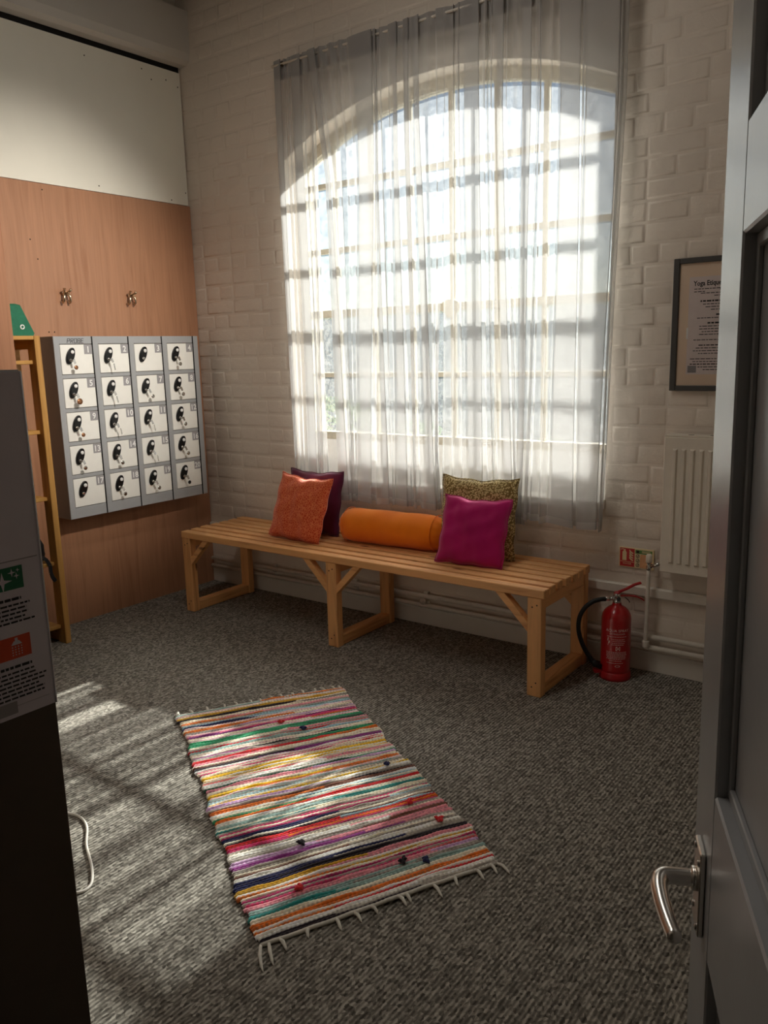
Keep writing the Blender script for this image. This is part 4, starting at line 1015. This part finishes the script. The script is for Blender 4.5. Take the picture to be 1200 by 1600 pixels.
# ================================================================== EXTINGUISHER
def extinguisher():
    c = Vector((2.664, -.14, 0)); rt = Vector((.8, .6, 0)); fw_ = Vector((.6, -.8, 0)); r = .0605
    t = thing('fire_extinguisher', 'red fire extinguisher with black hose standing on carpet beside the bench end', 'extinguisher', tuple(c))
    prof = [(.052, .003), (r-.002, .006), (r, .012), (r, .04), (r+.0006, .042), (r, .044), (r, .262), (r-.003, .278), (r-.011, .294), (r-.024, .307), (.022, .315), (.018, .322), (.018, .328)]
    MB().lathe(prof, tuple(c), 'z', 44).build('cylinder', M['red'], t)
    MB().lathe([(r+.004, .0), (r+.005, .01), (r+.003, .03), (r-.001, .034)], tuple(c), 'z', 40).build('base_skirt', M['redplastic'], t)
    v = MB(); v.lathe([(.017, .326), (.017, .334), (.012, .336), (.012, .352), (.015, .354), (.015, .366), (.008, .368)], tuple(c), 'z', 18); v.tube([c+Vector((0,0,.345)), c-rt*.034+Vector((0,0,.345))], .0075, 12); v.build('valve', M['chrome'], t)
    MB().lathe([(.010, 0), (.010, .007), (.008, .009)], tuple(c+fw_*.014+Vector((0,0,.345))), 'y', 14).build('gauge', M['black'], t)
    hz = Vector((0,0,1))
    up = MB(); P = [c-rt*.012+hz*.362, c+rt*.01+hz*.374, c+rt*.04+hz*.386, c+rt*.07+hz*.402, c+rt*.098+hz*.41]
    for a, b in zip(P, P[1:]): up.beam(a, b, .017, .006)
    up.bbox(c.x-.012, c.x+.012, c.y-.01, c.y+.01, .35, .374, .003); up.build('operating_lever', M['redplastic'], t)
    lo = MB(); P = [c+rt*.008+hz*.358, c+rt*.05+hz*.357, c+rt*.08+hz*.352, c+rt*.1+hz*.343, c+rt*.112+hz*.334]
    for a, b in zip(P, P[1:]): lo.beam(a, b, .016, .005)
    lo.build('carry_handle', M['redplastic'], t)
    MB().tube(smooth([tuple(c+rt*.03+fw_*.012+hz*.352), tuple(c+rt*.042+fw_*.014+hz*.342), tuple(c+rt*.05+fw_*.012+hz*.33)], 4), .002, 6).build('safety_pin', M['black'], t)
    MB().tube([c-rt*.03+hz*.345, c-rt*.052+hz*.346], .009, 12).build('hose_ferrule', M['satin'], t)
    hp = [(-.048, .345), (-.075, .343), (-.105, .333), (-.135, .308), (-.155, .27), (-.16, .225), (-.152, .18), (-.135, .135), (-.112, .095), (-.09, .066), (-.072, .05)]
    MB().tube(smooth([tuple(c+rt*a+fw_*.004+hz*z) for a, z in hp], 5), .0095, 12).build('hose', M['rubber'], t)
    MB().tube([c-rt*.098+fw_*.004+hz*.075, c-rt*.085+fw_*.004+hz*.06, c-rt*.062+fw_*.008+hz*.048], [.011, .013, .0125], 12).build('nozzle', M['rubber'], t)
    MB().beam(c-rt*.03+hz*.032, c-rt*.09+hz*.03, .03, .012).build('nozzle_clip', M['redplastic'], t)
    th0 = math.atan2(-3.2, 1.21) + R(6)
    def W(x, z, k=.0005): a = th0 + x/r; return (c.x + (r+k)*math.cos(a), c.y + (r+k)*math.sin(a), z)
    tx = MB(); put_text(tx, 'AQUA SPRAY', .0165, lambda x, y: W(x, .217+y), 'CENTER'); put_text(tx, 'EXTINGUISHER', .0095, lambda x, y: W(x, .205+y), 'CENTER')
    rd = random.Random(2)
    def row(xa, xb, z, h):
        x = xa
        while x < xb:
            l_ = rd.uniform(.003, .009); e = min(x+l_, xb); tx.add([W(x, z), W(e, z), W(e, z+h), W(x, z+h)], [(0,1,2,3)]); x += l_+.0018
    for z, a, b in ((.195, -.043, .04), (.183, -.024, .03), (.175, -.02, .034), (.167, -.022, .03), (.16, -.024, .026), (.128, -.045, .04), (.122, -.045, .04), (.116, -.044, .042), (.11, -.045, .038), (.104, -.042, .04), (.098, -.045, .036), (.09, -.03, .02), (.08, -.042, .026)): row(a, b, z, .0022)
    for a, b, z0, z1 in ((-.042, -.036, .178, .19), (-.038, -.03, .168, .176), (-.04, -.036, .158, .166)): tx.add([W(a, z0), W(b-.002, z0-.002), W(b, z1), W(a+.003, z1+.002)], [(0,1,2,3)])
    for a, b, z0, z1 in ((-.006, .012, .136, .139), (-.006, -.003, .139, .153), (.009, .012, .139, .153), (-.006, .012, .151, .154), (0, .006, .142, .148)): tx.add([W(a, z0), W(b, z0), W(b, z1), W(a, z1)], [(0,1,2,3)])
    ring = [(.011*math.cos(k*.5236), .0045*math.sin(k*.5236)) for k in range(12)]
    for k in range(12):
        a, b = ring[k], ring[(k+1)%12]; tx.add([W(.003+a[0], .068+a[1]), W(.003+b[0], .068+b[1]), W(.003+b[0]*.7, .068+b[1]*.7), W(.003+a[0]*.7, .068+a[1]*.7)], [(0,1,2,3)])
    tag(tx.build('label_print', M['label'], t), kind='stuff')
extinguisher()

# ================================================================== DOOR
def door():
    AZ = 23; E = Vector((3.639, -2.478, 0))
    d = thing('door_1', None, None, tuple(E), kind='structure')
    # local frame: +x runs from the lock edge towards the hinges, -y out of the visible face
    u = Vector((math.sin(R(AZ)), -math.cos(R(AZ)), 0)); nrm = Vector((-math.cos(R(AZ)), -math.sin(R(AZ)), 0))
    m = Matrix((u, -nrm, Vector((0,0,1)))).transposed()
    d.rotation_euler = (m @ Matrix.Rotation(R(DOOR_TILT), 3, 'Y')).to_euler()
    d.location = E + u*(-1.12*math.sin(R(DOOR_TILT))) + Vector((0, 0, .035))
    W_, H_, T = .78, 2.0, .042; zo = DOOR_ZO
    st = .112; rails = [(.0, .2), (.78+zo, .955+zo), (1.47+zo, 1.562+zo), (1.88, H_)]
    def part(name, x0, x1, z0, z1, y0=-T, y1=0.0, b=.002, mt='doorpaint'): return MB().bbox(x0, x1, -y1, -y0, z0, z1, b).build(name, M[mt], d, world=False)
    part('stile', 0, st, 0, H_); part('stile', W_-st, W_, 0, H_)
    for z0, z1 in rails: part('rail', st, W_-st, z0, z1)
    for (a, b) in zip(rails, rails[1:]):
        z0, z1 = a[1], b[0]
        part('panel', st-.004, W_-st+.004, z0-.004, z1+.004, -T+.006, -.0165, .001)
        # raised moulding frame inside the panel
        for x0, x1, za, zb in ((st, st+.007, z0, z1), (W_-st-.007, W_-st, z0, z1), (st+.007, W_-st-.007, z0, z0+.012), (st+.007, W_-st-.007, z1-.012, z1)):
            part('moulding', x0, x1, za, zb, -.017, -.0115, .002)
    # lever handle
    zc = .832+zo; xc = .064; k = .74
    hp = MB(); hp.bbox(xc-.02, xc+.02, -.006, 0, zc-.048, zc+.044, .003); hp.build('handle_plate', M['satin'], d, world=False)
    for dx, dz in ((-.012, .037), (.012, .03), (-.012, -.03), (.012, -.041)):
        MB().lathe([(.0035, 0), (.0035, -.0012), (.002, -.002)], (xc+dx, -.006, zc+dz), 'y', 10).build('screw', M['chrome'], d, world=False)
    P = smooth([(xc+a_*k, -.006-b_*k, zc+.006+c_*k) for a_, b_, c_ in [(0, 0, 0), (0, .022, 0), (.003, .044, 0), (.018, .051, -.003), (.045, .050, -.009), (.075, .045, -.016), (.1, .040, -.02), (.112, .037, -.0195)]], 4)
    n = len(P); lv = MB(); lv.tube(P, [(.0088 if i < n*.3 else .0094 - .0022*(i/n)) for i in range(n-3)] + [.0068, .0052, .0022], 14); lv.build('lever', M['satin'], d, world=False)
    MB().lathe([(.0125, 0), (.0125, -.004), (.010, -.006)], (xc, -.006, zc+.006), 'y', 18).build('rose', M['satin'], d, world=False)
DOOR_TILT = -2.0; DOOR_ZO = -0.035
door()
